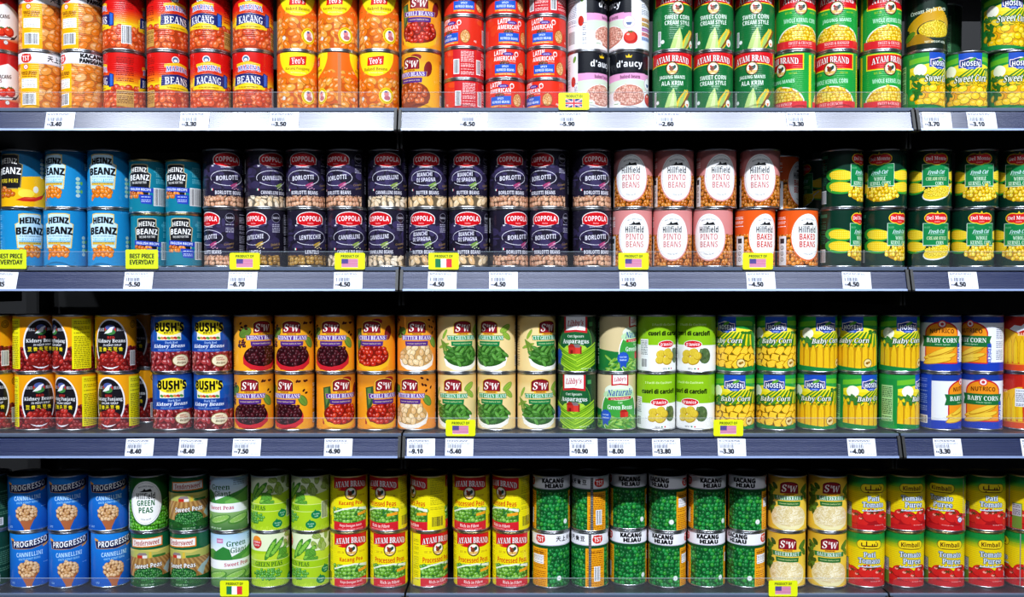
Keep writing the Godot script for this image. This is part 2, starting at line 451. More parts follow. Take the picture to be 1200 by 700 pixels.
func cans() -> void:
	var order := ["first", "second", "third", "fourth", "fifth", "sixth", "seventh", "eighth", "ninth"]
	var total := {}
	for s in STOCK:
		for c in s[2]:
			var far: bool = c.size() > 3 and c[3] > 40
			var key := "%s/%d/%d" % [c[0], s[0], s[1]] if not far else "far"
			total[key] = total.get(key, 0) + 1
	var seen := {}
	rng.seed = 5
	for s in STOCK:
		for c in s[2]:
			var size: Array = SIZE[KIND[c[0]][1]]
			var back: float = c[3] / 1000.0 if c.size() > 3 else 0.0
			var y: float = DECK[s[0]] + s[1] * (size[2] + 0.0001)
			var far := back > 0.04
			if far:
				y = DECK[s[0]] + s[1] * 0.1071
			var at := Vector3(c[1] / 1000.0, y, -RAIL[s[0]] - CAN_BACK - back + (0.0 if far else rng.randf_range(-0.002, 0.002)))
			var layer: String = ["lower", "upper"][s[1]] if KIND[c[0]][1] != "short" else ["lowest", "second-lowest", "second-highest", "highest"][s[1]]
			var key := "%s/%d/%d" % [c[0], s[0], s[1]]
			var label: String = KIND[c[0]][3]
			if far:
				label += ", pushed back, %s layer, %s" % [layer, SHELF_WORD[s[0]]]
			elif total[key] == 1:
				label += ", %s layer, %s" % [layer, SHELF_WORD[s[0]]]
			else:
				var n: int = seen.get(key, 0)
				seen[key] = n + 1
				label += ", %s from left, %s layer, %s" % [order[n], layer, SHELF_WORD[s[0]]]
			make_can(c[0], label, at, c[2])


# ==================================================================== price tags and yellow cards
const PRICE := [
	[[-786, "3.40"], [-552, "3.30"], [-396, "3.50"], [-68, "6.50"], [105, "5.90"], [277, "2.60"], [503, "3.30"], [739, "3.70"], [817, "3.10"]],
	[[-898, "4.85"], [-659, "5.50"], [-475, "6.70"], [-289, "4.50"], [-123, "4.50"], [-15, "4.50"], [215, "4.50"], [439, "4.50"], [608, "4.50"], [796, "4.50"]],
	[[-671, "8.40"], [-575, "8.40"], [-478, "7.50"], [-313, "6.90"], [-164, "9.10"], [-95, "5.40"], [129, "10.90"], [197, "8.00"], [278, "13.80"], [396, "3.30"], [630, "4.00"], [785, "3.30"], [943, "3.30"]],
]

func tags() -> void:
	var w := 0.0505
	var h := 0.0310
	var shape := plate(PackedVector2Array([Vector2(w / 2, h / 2), Vector2(-w / 2, h / 2), Vector2(-w / 2, -h / 2), Vector2(w / 2, -h / 2)]), 0.0004)
	var order := ["first", "second", "third", "fourth", "fifth", "sixth", "seventh", "eighth", "ninth", "tenth", "eleventh", "twelfth", "thirteenth"]
	for r in 3:
		for i in PRICE[r].size():
			var p: Array = PRICE[r][i]
			# lies on the slope of the rail, a little proud of it
			var t := thing("price_tag", "white price tag reading %s, %s from left on %s rail" % [p[1], order[i], SHELF_WORD[r].split(" ")[0]], "price tag", Vector3(p[0] / 1000.0, DECK[r] - 0.0236, -RAIL[r] - 0.0011), 0.0, "paper price tags in the shelf rails")
			t.rotation_degrees = Vector3(-16.0, 0, [0.0, -1.0, 0.6, 0.0][(i * 7 + r) % 4])
			part("paper", shape, tag_material(p[1]), t)

const CARD := [[0, 108, "uk"], [1, -888, "best"], [1, -655, "best"], [1, -473, "us"], [1, -287, "us"], [1, -121, "it"], [1, 215, "us"], [1, 435, "us"], [2, -93, "us"], [2, 391, "us"], [3, -516, "it"], [3, 504, "us"]]

func cards() -> void:
	var shape := plate(rounded(0.0535, 0.0295, 0.003), 0.0006)
	var wide := plate(rounded(0.0575, 0.034, 0.002), 0.0006)
	var flag := {"uk": "red white and blue cross flag", "us": "faded stars-and-stripes flag", "it": "green white and red flag"}
	var beside := ["below the black-banded can", "at the frame's edge", "below small teal cans", "below the first dark purple cans", "below lentil and cannellini cans", "between butter-bean cans", "below pink pinto cans", "below orange circle cans", "below green-bean cans", "below cut baby-corn cans", "below pale sweet-pea can", "below sauerkraut cans"]
	for i in CARD.size():
		var c: Array = CARD[i]
		var best: bool = c[2] == "best"
		var label: String = ("lime offer card " if best else "yellow origin card, %s, " % flag[c[2]]) + beside[i]
		var t := thing("offer_card" if best else "origin_card", label, "card", Vector3(c[1] / 1000.0, DECK[c[0]] + (0.014 if best else 0.0105), -RAIL[c[0]] - 0.0068), 0.0, "yellow shelf cards")
		part("printed_card", wide if best else shape, card_material(c[2]), t)
		part("clear_holder", box(Vector3(0.05, 0.02, 0.0006)), mats.acrylic, t, Vector3(0, -0.013, -0.0008))


# ==================================================================== printing: a small raster kit for labels
# Label coordinates: x runs round the can from -75.4 to 75.4 with the front at 0, y from 0 at the top to 67; one unit is about 1.55 mm.
const S := 4.2441
var im: Image
var ox := 0.0
var fonts := {}
var ts: TextServer

func C(h: String) -> Color:
	return Color.html(h)

func sheet(c: Color, tall := 67.0, wide := 150.8) -> void:
	im = Image.create(roundi(wide * S), roundi(tall * S), false, Image.FORMAT_RGBA8)
	im.fill(c)
	ox = wide / 2.0

# runs a drawing at a place round the can, again where it wraps over the seam
func at(x: float, f: Callable) -> void:
	var was := ox
	for w in [-150.8, 0.0, 150.8]:
		if absf(x + w) < 125.0:
			ox = was + x + w
			f.call()
	ox = was

func R(x0: float, y0: float, x1: float, y1: float, c: Color) -> void:
	im.fill_rect(Rect2i(roundi((x0 + ox) * S), roundi(y0 * S), roundi((x1 - x0) * S), roundi((y1 - y0) * S)), c)

func span(y: int, a: float, b: float, c: Color) -> void:
	if b > a:
		im.fill_rect(Rect2i(roundi(a), y, maxi(1, roundi(b) - roundi(a)), 1), c)

# ellipse with half axes a, b, turned by degrees
func E(cx: float, cy: float, a: float, b: float, c: Color, deg := 0.0) -> void:
	var px := (cx + ox) * S
	var py := cy * S
	a *= S
	b *= S
	var co := cos(deg_to_rad(deg))
	var si := sin(deg_to_rad(deg))
	var qa := co * co / (a * a) + si * si / (b * b)
	var qb := 2.0 * co * si * (1.0 / (a * a) - 1.0 / (b * b))
	var qc := si * si / (a * a) + co * co / (b * b)
	var m := maxf(a, b)
	for y in range(maxi(0, int(py - m)), mini(im.get_height(), int(py + m) + 2)):
		var d := y + 0.5 - py
		var disc := qb * qb * d * d - 4.0 * qa * (qc * d * d - 1.0)
		if disc > 0.0:
			var s := sqrt(disc)
			span(y, px + (-qb * d - s) / (2.0 * qa), px + (-qb * d + s) / (2.0 * qa), c)

func P(pts: Array, c: Color) -> void:
	var n := pts.size() / 2
	var lo := 1e9
	var hi := -1e9
	for i in n:
		lo = minf(lo, pts[i * 2 + 1])
		hi = maxf(hi, pts[i * 2 + 1])
	for y in range(maxi(0, int(lo * S)), mini(im.get_height(), int(hi * S) + 1)):
		var yy := (y + 0.5) / S
		var xs := []
		for i in n:
			var j := (i + 1) % n
			var ya: float = pts[i * 2 + 1]
			var yb: float = pts[j * 2 + 1]
			if (ya <= yy) != (yb <= yy):
				xs.append(pts[i * 2] + (yy - ya) / (yb - ya) * (pts[j * 2] - pts[i * 2]))
		xs.sort()
		for k in range(0, xs.size() - 1, 2):
			span(y, (xs[k] + ox) * S, (xs[k + 1] + ox) * S, c)

func L(x0: float, y0: float, x1: float, y1: float, w: float, c: Color) -> void:
	var d := Vector2(x1 - x0, y1 - y0).normalized() * w / 2
	P([x0 - d.y, y0 + d.x, x1 - d.y, y1 + d.x, x1 + d.y, y1 - d.x, x0 + d.y, y0 - d.x], c)

func ring(cx: float, cy: float, a: float, b: float, w: float, c: Color, from := 0.0, to := 360.0) -> void:
	var n := 28
	for i in n:
		var f := deg_to_rad(lerpf(from, to, i / float(n)))
		var g := deg_to_rad(lerpf(from, to, (i + 1.3) / float(n)))
		L(cx + cos(f) * a, cy + sin(f) * b, cx + cos(g) * a, cy + sin(g) * b, w, c)

# two inks blended down the label
func G(x0: float, y0: float, x1: float, y1: float, c0: Color, c1: Color) -> void:
	var a := roundi(y0 * S)
	var b := roundi(y1 * S)
	for y in range(a, b):
		im.fill_rect(Rect2i(roundi((x0 + ox) * S), y, roundi((x1 - x0) * S), 1), c0.lerp(c1, float(y - a) / (b - a)))

func glyphs(text: String, font: String, px: int) -> Image:
	if ts == null:
		ts = TextServerManager.get_primary_interface()
		for f in [["s", "Droid Sans", 700], ["n", "Droid Sans", 400], ["r", "Droid Serif", 700], ["m", "Droid Sans Mono", 400]]:
			var sf := SystemFont.new()
			sf.font_names = PackedStringArray([f[1]])
			sf.font_weight = f[2]
			fonts[f[0]] = sf
	var sh := ts.create_shaped_text()
	ts.shaped_text_add_string(sh, text, fonts[font].get_rids(), px)
	ts.shaped_text_shape(sh)
	var sz := Vector2i(px, 0)
	var out := Image.create(int(ts.shaped_text_get_width(sh)) + px, px * 2, false, Image.FORMAT_RGBA8)
	var x := px * 0.25
	for g in ts.shaped_text_get_glyphs(sh):
		var rid: RID = g.font_rid
		ts.font_render_glyph(rid, sz, g.index)
		var uv := Rect2i(ts.font_get_glyph_uv_rect(rid, sz, g.index))
		if uv.size.x > 0:
			var tex := ts.font_get_texture_image(rid, sz, ts.font_get_glyph_texture_idx(rid, sz, g.index))
			var piece := tex.get_region(uv)
			piece.convert(Image.FORMAT_RGBA8)
			var o := ts.font_get_glyph_offset(rid, sz, g.index)
			out.blend_rect(piece, Rect2i(Vector2i.ZERO, uv.size), Vector2i(int(x + o.x), int(px * 1.3 + o.y)))
		x += g.advance
	ts.free_rid(sh)
	return out.get_region(out.get_used_rect())

func inked(mask: Image, c: Color) -> Image:
	var d := mask.get_data()
	var r := c.r8
	var g := c.g8
	var b := c.b8
	for i in range(0, d.size(), 4):
		d[i] = r
		d[i + 1] = g
		d[i + 2] = b
	return Image.create_from_data(mask.get_width(), mask.get_height(), false, Image.FORMAT_RGBA8, d)

# lettering fitted into a box w x h about (cx, cy); how: out = outline colour, ow = its width, arc = rise at the middle, slope = rise over the width, lean = italic shift
func T(text: String, cx: float, cy: float, w: float, h: float, c: Color, font := "s", how := {}) -> void:
	var hp := maxi(3, roundi(h * S))
	var wp := maxi(3, roundi(w * S))
	var mask := glyphs(text, font, clampi(int(hp * 1.4), 10, 72))
	mask.resize(wp, hp, Image.INTERPOLATE_BILINEAR)
	var lean: float = how.get("lean", 0.0) * S
	if lean != 0.0:
		var l := Image.create(wp + int(absf(lean)) + 2, hp, false, Image.FORMAT_RGBA8)
		for y in hp:
			l.blit_rect(mask, Rect2i(0, y, wp, 1), Vector2i(int(lean * (1.0 - float(y) / hp)), y))
		mask = l
	var n := mask.get_width()
	var px := roundi((cx + ox) * S) - n / 2
	var py := roundi(cy * S) - hp / 2
	var passes := []
	if how.has("out"):
		var ow: float = how.get("ow", 0.7) * S
		var o := inked(mask, how.out)
		for k in 8:
			passes.append([o, Vector2i(roundi(cos(k * PI / 4) * ow), roundi(sin(k * PI / 4) * ow))])
	passes.append([inked(mask, c), Vector2i.ZERO])
	var arc: float = how.get("arc", 0.0) * S
	var slope: float = how.get("slope", 0.0) * S
	for p in passes:
		if arc == 0.0 and slope == 0.0:
			im.blend_rect(p[0], Rect2i(0, 0, n, hp), Vector2i(px, py) + p[1])
		else:
			for x in n:
				var f := 2.0 * x / n - 1.0
				im.blend_rect(p[0], Rect2i(x, 0, 1, hp), Vector2i(px + x, py + roundi(arc * f * f - slope * f / 2)) + p[1])

# printed food: pieces laid on a jittered grid inside a box or an ellipse
func food(cx: float, cy: float, rx: float, ry: float, long: float, wide: float, cols: Array, oval := false, spin := 180.0, shine := 0.45, gap := 0.42) -> void:
	var y := cy - ry
	var step := wide * 1.15
	while y < cy + ry:
		var x := cx - rx + rng.randf_range(0, long)
		while x < cx + rx:
			var jx := x + rng.randf_range(-0.3, 0.3) * long
			var jy := y + rng.randf_range(-0.3, 0.3) * wide
			if not oval or pow((jx - cx) / rx, 2) + pow((jy - cy) / ry, 2) < 1.0:
				var c: Color = cols[rng.randi() % cols.size()]
				var a := rng.randf_range(-spin, spin) / 2
				E(jx, jy, long * 0.62, wide * 0.66, c.darkened(gap), a)
				E(jx - 0.12, jy - 0.18, long * 0.55, wide * 0.56, c, a)
				if shine > 0.0:
					E(jx - long * 0.12, jy - wide * 0.2, long * 0.22, wide * 0.16, c.lerp(Color.WHITE, shine), a)
			x += long * 0.98
		y += step

func lines(x0: float, y0: float, x1: float, y1: float, c: Color, pitch := 1.6) -> void:
	var y := y0
	while y < y1:
		var x := x0
		while x < x1:
			var w := rng.randf_range(0.8, 4.0)
			R(x, y, minf(x + w, x1), y + pitch * 0.5, c)
			x += w + 0.7
		if rng.randf() < 0.2:
			y += pitch
		y += pitch

func bars(x0: float, y0: float, x1: float, y1: float, paper := Color.WHITE) -> void:
	R(x0 - 0.8, y0 - 0.8, x1 + 0.8, y1 + 0.8, paper)
	var x := x0
	while x < x1:
		var w := rng.randf_range(0.25, 0.8)
		R(x, y0, minf(x + w, x1), y1, Color(0.1, 0.1, 0.14))
		x += w + rng.randf_range(0.3, 0.8)

# a few stroke-built characters that the fonts lack
func strokes(list: Array, x: float, y: float, k: float, w: float, c: Color) -> void:
	for s in list:
		L(x + s[0] * k, y + s[1] * k, x + s[2] * k, y + s[3] * k, w, c)

func hanzi(what: String, x: float, y: float, k: float, c: Color) -> void:
	var book := {
		"tian": [[0.1, 0.1, 0.9, 0.1], [0.0, 0.42, 1.0, 0.42], [0.5, 0.1, 0.45, 0.5], [0.45, 0.5, 0.0, 1.0], [0.5, 0.5, 1.0, 1.0]],
		"shang": [[0.5, 0.0, 0.5, 0.95], [0.5, 0.42, 0.9, 0.42], [0.0, 0.95, 1.0, 0.95]],
		"qing": [[0.1, 0.12, 0.9, 0.12], [0.15, 0.27, 0.85, 0.27], [0.0, 0.42, 1.0, 0.42], [0.5, 0.0, 0.5, 0.42], [0.22, 0.52, 0.22, 1.0], [0.22, 0.52, 0.8, 0.52], [0.8, 0.52, 0.8, 1.0], [0.22, 0.68, 0.8, 0.68], [0.22, 0.83, 0.8, 0.83]],
		"dou": [[0.05, 0.05, 0.95, 0.05], [0.2, 0.22, 0.8, 0.22], [0.2, 0.52, 0.8, 0.52], [0.2, 0.22, 0.2, 0.52], [0.8, 0.22, 0.8, 0.52], [0.3, 0.62, 0.38, 0.88], [0.7, 0.62, 0.6, 0.88], [0.0, 0.96, 1.0, 0.96]],
	}
	for w in what.split(" "):
		if book.has(w):
			strokes(book[w], x, y, k, k * 0.14, c)
		x += k * 1.25

func rooster(cx: float, cy: float, r: float) -> void:
	E(cx, cy, r, r * 1.05, C("2a1a10"))
	E(cx, cy, r * 0.88, r * 0.92, C("c9a35a"))
	E(cx, cy, r * 0.76, r * 0.8, C("fbf7ee"))
	P([cx - r * 0.7, cy + r * 0.3, cx + r * 0.7, cy + r * 0.3, cx + r * 0.45, cy + r * 0.7, cx - r * 0.45, cy + r * 0.7], C("e8b860"))
	E(cx - r * 0.05, cy, r * 0.42, r * 0.34, C("7a3a1c"), -25)
	E(cx + r * 0.35, cy - r * 0.2, r * 0.22, r * 0.32, C("1c4436"), 20)
	E(cx - r * 0.35, cy - r * 0.32, r * 0.16, r * 0.18, C("c01c18"))
	L(cx - r * 0.05, cy + r * 0.2, cx - r * 0.05, cy + r * 0.55, r * 0.1, C("7a3a1c"))

func flower_leaf(cx: float, cy: float, a: float, b: float, deg: float, c: Color) -> void:
	E(cx, cy, a, b, c.darkened(0.25), deg)
	E(cx, cy, a * 0.92, b * 0.8, c, deg)
	var d := Vector2.from_angle(deg_to_rad(deg)) * a * 0.85
	L(cx - d.x, cy - d.y, cx + d.x, cy + d.y, 0.3, c.darkened(0.3))

func seal(cx: float, cy: float, r: float, c: Color) -> void:
	E(cx, cy, r, r, c)
	E(cx, cy, r * 0.72, r * 0.72, Color.WHITE)
	T("H", cx, cy, r * 0.7, r * 0.8, c, "r")

func printed(rough := 0.26) -> StandardMaterial3D:
	var m := plain(Color.WHITE, rough)
	im.convert(Image.FORMAT_RGB8)
	m.albedo_texture = ImageTexture.create_from_image(im)
	return m

func tag_material(price: String) -> StandardMaterial3D:
	var key := "tag" + price
	if mats.has(key):
		return mats[key]
	rng.seed = hash(price)
	sheet(C("eceef6"), 20.4, 33.2)
	lines(-15, 1.6, 10, 3.2, C("4c5368"), 1.3)
	lines(-15, 4.6, 12, 6.0, C("9aa0b4"), 1.3)
	var x := -14.0
	while x < 1.5:
		var w := rng.randf_range(0.3, 1.0)
		R(x, 7.0, x + w, 11.2, C("444b62"))
		x += w + rng.randf_range(0.3, 0.8)
	T("RM", -12.6, 15.6, 4.0, 2.4, C("20263c"))
	T(price, -10.2 + (6.0 if price.length() < 5 else 7.2), 14.8, 13.0 if price.length() < 5 else 16.0, 5.6, C("0a0d1c"), "s", {"out": C("0a0d1c"), "ow": 0.18})
	lines(5, 17.6, 15, 19.0, C("9aa0b4"), 1.0)
	mats[key] = printed(0.7)
	return mats[key]

func card_material(kind: String) -> StandardMaterial3D:
	if mats.has("card" + kind):
		return mats["card" + kind]
	if kind == "best":
		sheet(C("d8e81c"), 22.0, 37.2)
		T("BEST PRICE", 0, 7.2, 28, 5.0, C("18200c"), "n", {"out": C("18200c"), "ow": 0.12})
		T("EVERYDAY", 0, 14.4, 28, 5.2, C("18200c"), "n", {"out": C("18200c"), "ow": 0.12})
	else:
		sheet(C("e6ee0a"), 19.2, 34.8)
		T("PRODUCT OF", 0, 3.9, 21, 3.4, C("1a2408"), "s")
		R(-9.6, 6.8, 9.6, 16.6, C("ffffff"))
		if kind == "it":
			R(-9.6, 6.8, -3.2, 16.6, C("18784a"))
			R(3.2, 6.8, 9.6, 16.6, C("e0303c"))
		elif kind == "us":
			for k in 7:
				R(-9.6, 6.8 + k * 1.4, 9.6, 7.5 + k * 1.4, C("c9688c"))
				R(-9.6, 7.5 + k * 1.4, 9.6, 8.2 + k * 1.4, C("dca0bc"))
			R(-9.6, 6.8, -1.8, 12.2, C("4a3c86"))
			for k in 15:
				R(-8.8 + (k % 5) * 1.5, 7.6 + (k / 5) * 1.6, -8.4 + (k % 5) * 1.5, 8.0 + (k / 5) * 1.6, C("8a80b8"))
		else:
			R(-9.6, 6.8, 9.6, 16.6, C("1c2c78"))
			for s in [-1, 1]:
				L(-9.6, 11.7 - 4.9 * s, 9.6, 11.7 + 4.9 * s, 1.5, C("ffffff"))
				L(-9.6, 11.7 - 4.9 * s, 9.6, 11.7 + 4.9 * s, 0.6, C("d02030"))
			R(-9.6, 10.3, 9.6, 13.1, C("ffffff"))
			R(-1.5, 6.8, 1.5, 16.6, C("ffffff"))
			R(-9.6, 10.8, 9.6, 12.6, C("d02030"))
			R(-1.0, 6.8, 1.0, 16.6, C("d02030"))
			for e in [[-17.4, 0, -9.6, 19.2], [9.6, 0, 17.4, 19.2], [-17.4, 0, 17.4, 1.8], [-9.6, 16.6, 9.6, 19.2]]:
				if e[1] != 0 or e[2] - e[0] < 10:
					R(e[0], e[1], e[2], e[3], C("e6ee0a"))
	mats["card" + kind] = printed(0.45)
	return mats["card" + kind]

func label_material(design: String) -> StandardMaterial3D:
	if not mats.has(design):
		rng.seed = hash(design)
		draw_label(design)
		mats[design] = printed()
	return mats[design]


# ==================================================================== the label designs
func small_print(x: float, w: float, c: Color, code := true) -> void:
	lines(x - w / 2 + 1, 12, x + w / 2 - 1, 44 if code else 62, c)
	if code:
		bars(x - w / 2 + 2, 49, x + w / 2 - 2, 60)

func amber(name1: String, bg: String, top: String, banner: String, bowl: String, kind: String) -> void:
	sheet(C(bg))
	R(-75.4, 0, 75.4, 9, C(top))
	G(-75.4, 9, 75.4, 16, C(top), C(bg))
	# decorations either side of the bowl
	if kind in ["chili", "pinto"]:
		P([-24, 16, -14, 14, -13, 30, -17, 40, -22, 44, -23, 30], C("33502a"))
		P([-22, 17, -17, 16, -17, 32, -20, 38, -21, 30], C("5a7c3c"))
		E(-22, 52, 2.2, 9, C("a8181c"), 12)
		E(6, 7, 8, 4, C("8a1a18"), -8)
		E(22, 20, 5, 9, C("7a1c1c"), 10)
	elif kind in ["green", "kraut"]:
		for e in [[22, 15, 8, 4, -35], [24, 24, 7, 3.5, 40], [-24, 22, 7, 2, -60], [-26, 36, 9, 2, -20]]:
			flower_leaf(e[0], e[1], e[2], e[3], e[4], C("8fb43c") if kind == "green" else C("4c7a24"))
		if kind == "kraut":
			for k in 14:
				flower_leaf(-24 + rng.randf_range(-6, 6), 12 + k * 2.6, 5, 3, rng.randf_range(-60, 60), C("5c8a28").darkened(rng.randf() * 0.4))
		else:
			for k in 6:
				L(-30 + k * 1.6, 28 + k, -22 + k, 52 + (k % 3) * 4, 1.6, C("6c8c30"))
	else:
		flower_leaf(-22, 20, 9, 6, -30, C("5a7c2c"))
		flower_leaf(24, 32, 8, 5, 50, C("6a9434"))
		for k in 12:
			E(rng.randf_range(16, 30) * (1 if k % 2 else -1), rng.randf_range(4, 24), 2.2, 1.3, C("3c1210"), rng.randf_range(-60, 60))
	# bowl with food
	E(0, 52, 24.5, 14.5, C(bowl).darkened(0.12))
	E(0, 51, 24.5, 14, C(bowl))
	var under: String = {"kidney": "26060a", "chili": "7c1408", "pinto": "8c3810", "butter": "c89858", "green": "2a5a1c", "kraut": "e6d29c"}[kind]
	E(0, 48, 23, 13, C(under))
	match kind:
		"kidney": food(0, 47, 22, 12.5, 5.0, 3.4, [C("3c0a12"), C("4a0e18"), C("2c060c")], true, 180.0, 0.3)
		"chili": food(0, 47, 22, 12.5, 5.6, 4.2, [C("c02010"), C("a8180c"), C("d03418")], true)
		"pinto": food(0, 48, 22, 13, 6.4, 4.8, [C("cc5a1c"), C("bc4c16"), C("d86c2c")], true)
		"butter": food(0, 46, 22, 14, 8.0, 5.4, [C("eac48c"), C("e0b276"), C("f0d09c")], true, 180.0, 0.3)
		"green": food(0, 47, 23, 13, 9.0, 3.4, [C("4c8a30"), C("3c7428"), C("5a9a3c")], true, 150.0, 0.15)
		"kraut":
			E(0, 49, 23, 15, C("e6d29c"))
			for k in 170:
				var a := rng.randf() * TAU
				var q := sqrt(rng.randf())
				var x := cos(a) * 21 * q
				var y := 49 + sin(a) * 13.5 * q
				ring(x, y, rng.randf_range(1.5, 4), rng.randf_range(1, 2), 0.55, [C("f4e6c0"), C("d8c084"), C("fbf2d8")][k % 3], rng.randf() * 200, 260)
	if kind == "kidney":
		P([-24.5, 52, -20, 58, 0, 61.5, 20, 58, 24.5, 52, 24, 58, 14, 65, -14, 65, -24, 58], C("c8202c"))
		food(-26, 34, 6, 5, 3.2, 2.2, [C("4a1018"), C("2c080c")], true)
	else:
		P([-24.5, 51, -20, 58.5, 0, 62, 20, 58.5, 24.5, 51, 22, 60, 12, 65, -12, 65, -22, 60], C(bowl))
	# emblem: maroon panel with an arched gold edge
	E(0, 10, 12.2, 5.2, C("e8b83c"))
	R(-12.2, 10, 12.2, 21, C("e8b83c"))
	E(0, 10.2, 11.4, 4.6, C("5c1018"))
	R(-11.4, 10, 11.4, 20.4, C("5c1018"))
	E(0, 10.8, 10.2, 3.8, C("8c1824"))
	R(-10.2, 10.6, 10.2, 20.4, C("8c1824"))
	T("S", -6.2, 14, 6, 9.5, C("fdf8f0"), "r", {"lean": 1.6})
	T("&", -0.4, 11.4, 3.4, 3.6, C("fdf8f0"), "r")
	T("W", 5.2, 14.4, 10, 8, C("fdf8f0"), "r", {"lean": 1.6})
	R(-8, 20.2, 8, 22.6, C("f0b81c"))
	T("PREMIUM", 0, 21.4, 12, 1.6, C("6c1018"))
	# banners
	P([-21, 23, 21, 23, 20, 29.4, -20, 29.4], C("d8a848"))
	P([-20.4, 23.4, 20.4, 23.4, 19.4, 29, -19.4, 29], C(banner))
	T(name1, 0, 26.2, minf(39.0, name1.length() * 3.2), 4.8, C("ffffff"), "r")
	P([-15, 30.4, 15, 30.4, 14.4, 36, -14.4, 36], C(banner).darkened(0.12))
	T("Premium Quality & Taste", 0, 33.2, 24, 2.2, C("f4e4a8"), "s")
	R(40, 8, 60, 62, C(bg).darkened(0.25))
	small_print(50, 20, C("fff4dc"))
	small_print(-50, 22, C("4c2a10"), false)

func purple(beans_name: String, it_name: String, pod: String, cols: Array, long: float, wide: float, gold: String) -> void:
	sheet(C("1e1a2a"))
	for k in 90:
		E(rng.randf_range(-60, 60), rng.randf_range(14, 54), rng.randf_range(2, 9), rng.randf_range(1, 6), C("262036").lerp(C("443a68"), rng.randf() * 0.75))
	R(-75.4, 0, -40, 67, C("17141f"))
	R(40, 0, 75.4, 67, C("17141f"))
	R(-34, 54.5, 34, 67, cols[0].darkened(0.55))
	food(0, 61, 34, 6.4, long, wide, cols, false, 180.0, 0.4)
	R(-34, 46, 34, 54.0, C("211c30"))
	R(-75.4, 0, -34, 67, C("17141f"))
	R(34, 0, 75.4, 67, C("17141f"))
	for k in 40:
		R(-34 + k * 1.7, 53.6 + rng.randf() * 1.4, -32.3 + k * 1.7, 55.0, C("1c1826"))
	E(0, 11.2, 17.4, 8.8, C("f6f2f2"))
	R(-17.0, 11, 17.0, 16.8, C("f6f2f2"))
	E(0, 11.3, 16.5, 8.0, C("cc0c18"))
	R(-16.2, 11, 16.2, 16.0, C("cc0c18"))
	E(0, 15.6, 15.4, 3.2, C("cc0c18"))
	T("COPPOLA", 0, 10.6, 28, 6.2, C("fff6f6"), "s", {"arc": 0.8})
	T("Italia", 0, 16.2, 7, 2.4, C("ffd8d8"), "r")
	T("Gusto Italiano", 0, 20.6, 16, 1.8, C("e8e4f0"), "s")
	var w := C("e9e6f4")
	for k in [-18.5, -17.4, -19.2]:
		L(k, 17 + k * -0.06, k + 1.2, 14 + absf(k) * 0.3, 0.7, w)
	ring(0, 33, 20.5, 9.0, 0.6, w, 160, 500)
	if it_name.contains(" "):
		T("BIANCHI", -2, 29.0, 19, 4.6, w, "s", {"slope": 1.2})
		T("DI SPAGNA", 0, 35.2, 24, 4.6, w, "s", {"slope": 1.2})
	else:
		T(it_name, 0, 32.4, 27, 5.4, w, "s", {"slope": 2.2})
	E(8, 40.5, 5.4, 1.2, C(pod), -25)
	E(9.5, 42.4, 4.4, 0.9, C(pod).lightened(0.25), -25)
	for k in 4:
		E(6 + k * 2.6, 44.8 + (k % 2) * 1.2, 1.0, 0.6, C(pod).lightened(0.45), -20)
	R(-20.5, 45.6, -19.4, 48, C("18784a"))
	R(-19.4, 45.6, -18.2, 48, C("ffffff"))
	R(-18.2, 45.6, -17.1, 48, C("d02030"))
	T(beans_name, 2, 50.4, minf(34.0, beans_name.length() * 2.4), 4.2, C("f2eff8"), "s")
	T(gold, 28, 41, 12, 3.4, C("a88448"), "r", {"slope": 2.0})
	T("Italiani", 29, 45, 8, 2.4, C("a88448"), "r", {"slope": 2.0})
	E(29, 9.5, 5.6, 5.6, C("8d8a9a"))
	E(29, 9.5, 5.1, 5.1, C("1a1722"))
	T("taste", 29, 9.5, 9, 2.8, C("d8d5e2"), "s")
	lines(24, 17, 34, 26, C("a8a4b8"), 2.2)
	lines(42, 5, 62, 50, C("bcb8c8"))
	bars(-50, 10, -42, 26)
	seal(-46, 36, 3, C("c8c8d4"))
	seal(-46, 46, 3, C("c8c8d4"))

func white_circle(top: String, low: Array, line2: String, line3: String, ink: String, long: float, wide: float) -> void:
	sheet(C(top))
	R(-75.4, 29, 75.4, 67, low[0].darkened(0.62))
	food(0, 49.5, 75, 18, long, wide, low)
	for k in 60:
		E(-74 + k * 2.5, 28.2, 1.5, rng.randf_range(0.4, 2.0), C(top))
	E(0, 32.5, 21.4, 28.6, C(top).lightened(0.12))
	E(0, 32.2, 20.2, 27.2, C("fdfdfc"))
	ring(0, 32.2, 18.7, 25.6, 0.3, C("9a9aa0"))
	T("TRADE EXPRESS PRODUCT", 0, 11.2, 19, 1.8, C("5a5a5e"), "n", {"arc": 2.0})
	P([-8, 18.4, -3, 16.4, -1.4, 13.8, 0.4, 16.2, 6, 14.6, 8, 18.4], C("1a1a1c"))
	T("Hillfield", 0, 23.4, 23, 7.8, C("16161a"), "s")
	T(line2, 0, 32.2, line2.length() * 4.4, 7.0, C(ink), "s")
	T(line3, 0, 41.2, line3.length() * 4.4, 7.0, C(ink), "s")
	T("LONDON  ENGLAND", 0, 53, 13, 1.6, C("5a5a5e"), "n", {"arc": -1.2})
	lines(-44, 8, -28, 20, C("ffffff"), 1.8)
	R(-40, 31, -27, 66, C("eef0f4"))
	R(-37, 34, -30, 40, C("30303a"))
	seal(-33.5, 45, 2.6, C("40404c"))
	seal(-33.5, 52, 2.6, C("40404c"))
	seal(-33.5, 59, 2.6, C("40404c"))
	R(46, 8, 66, 62, C(top).darkened(0.15))
	lines(48, 10, 64, 60, C("fff0ea"))

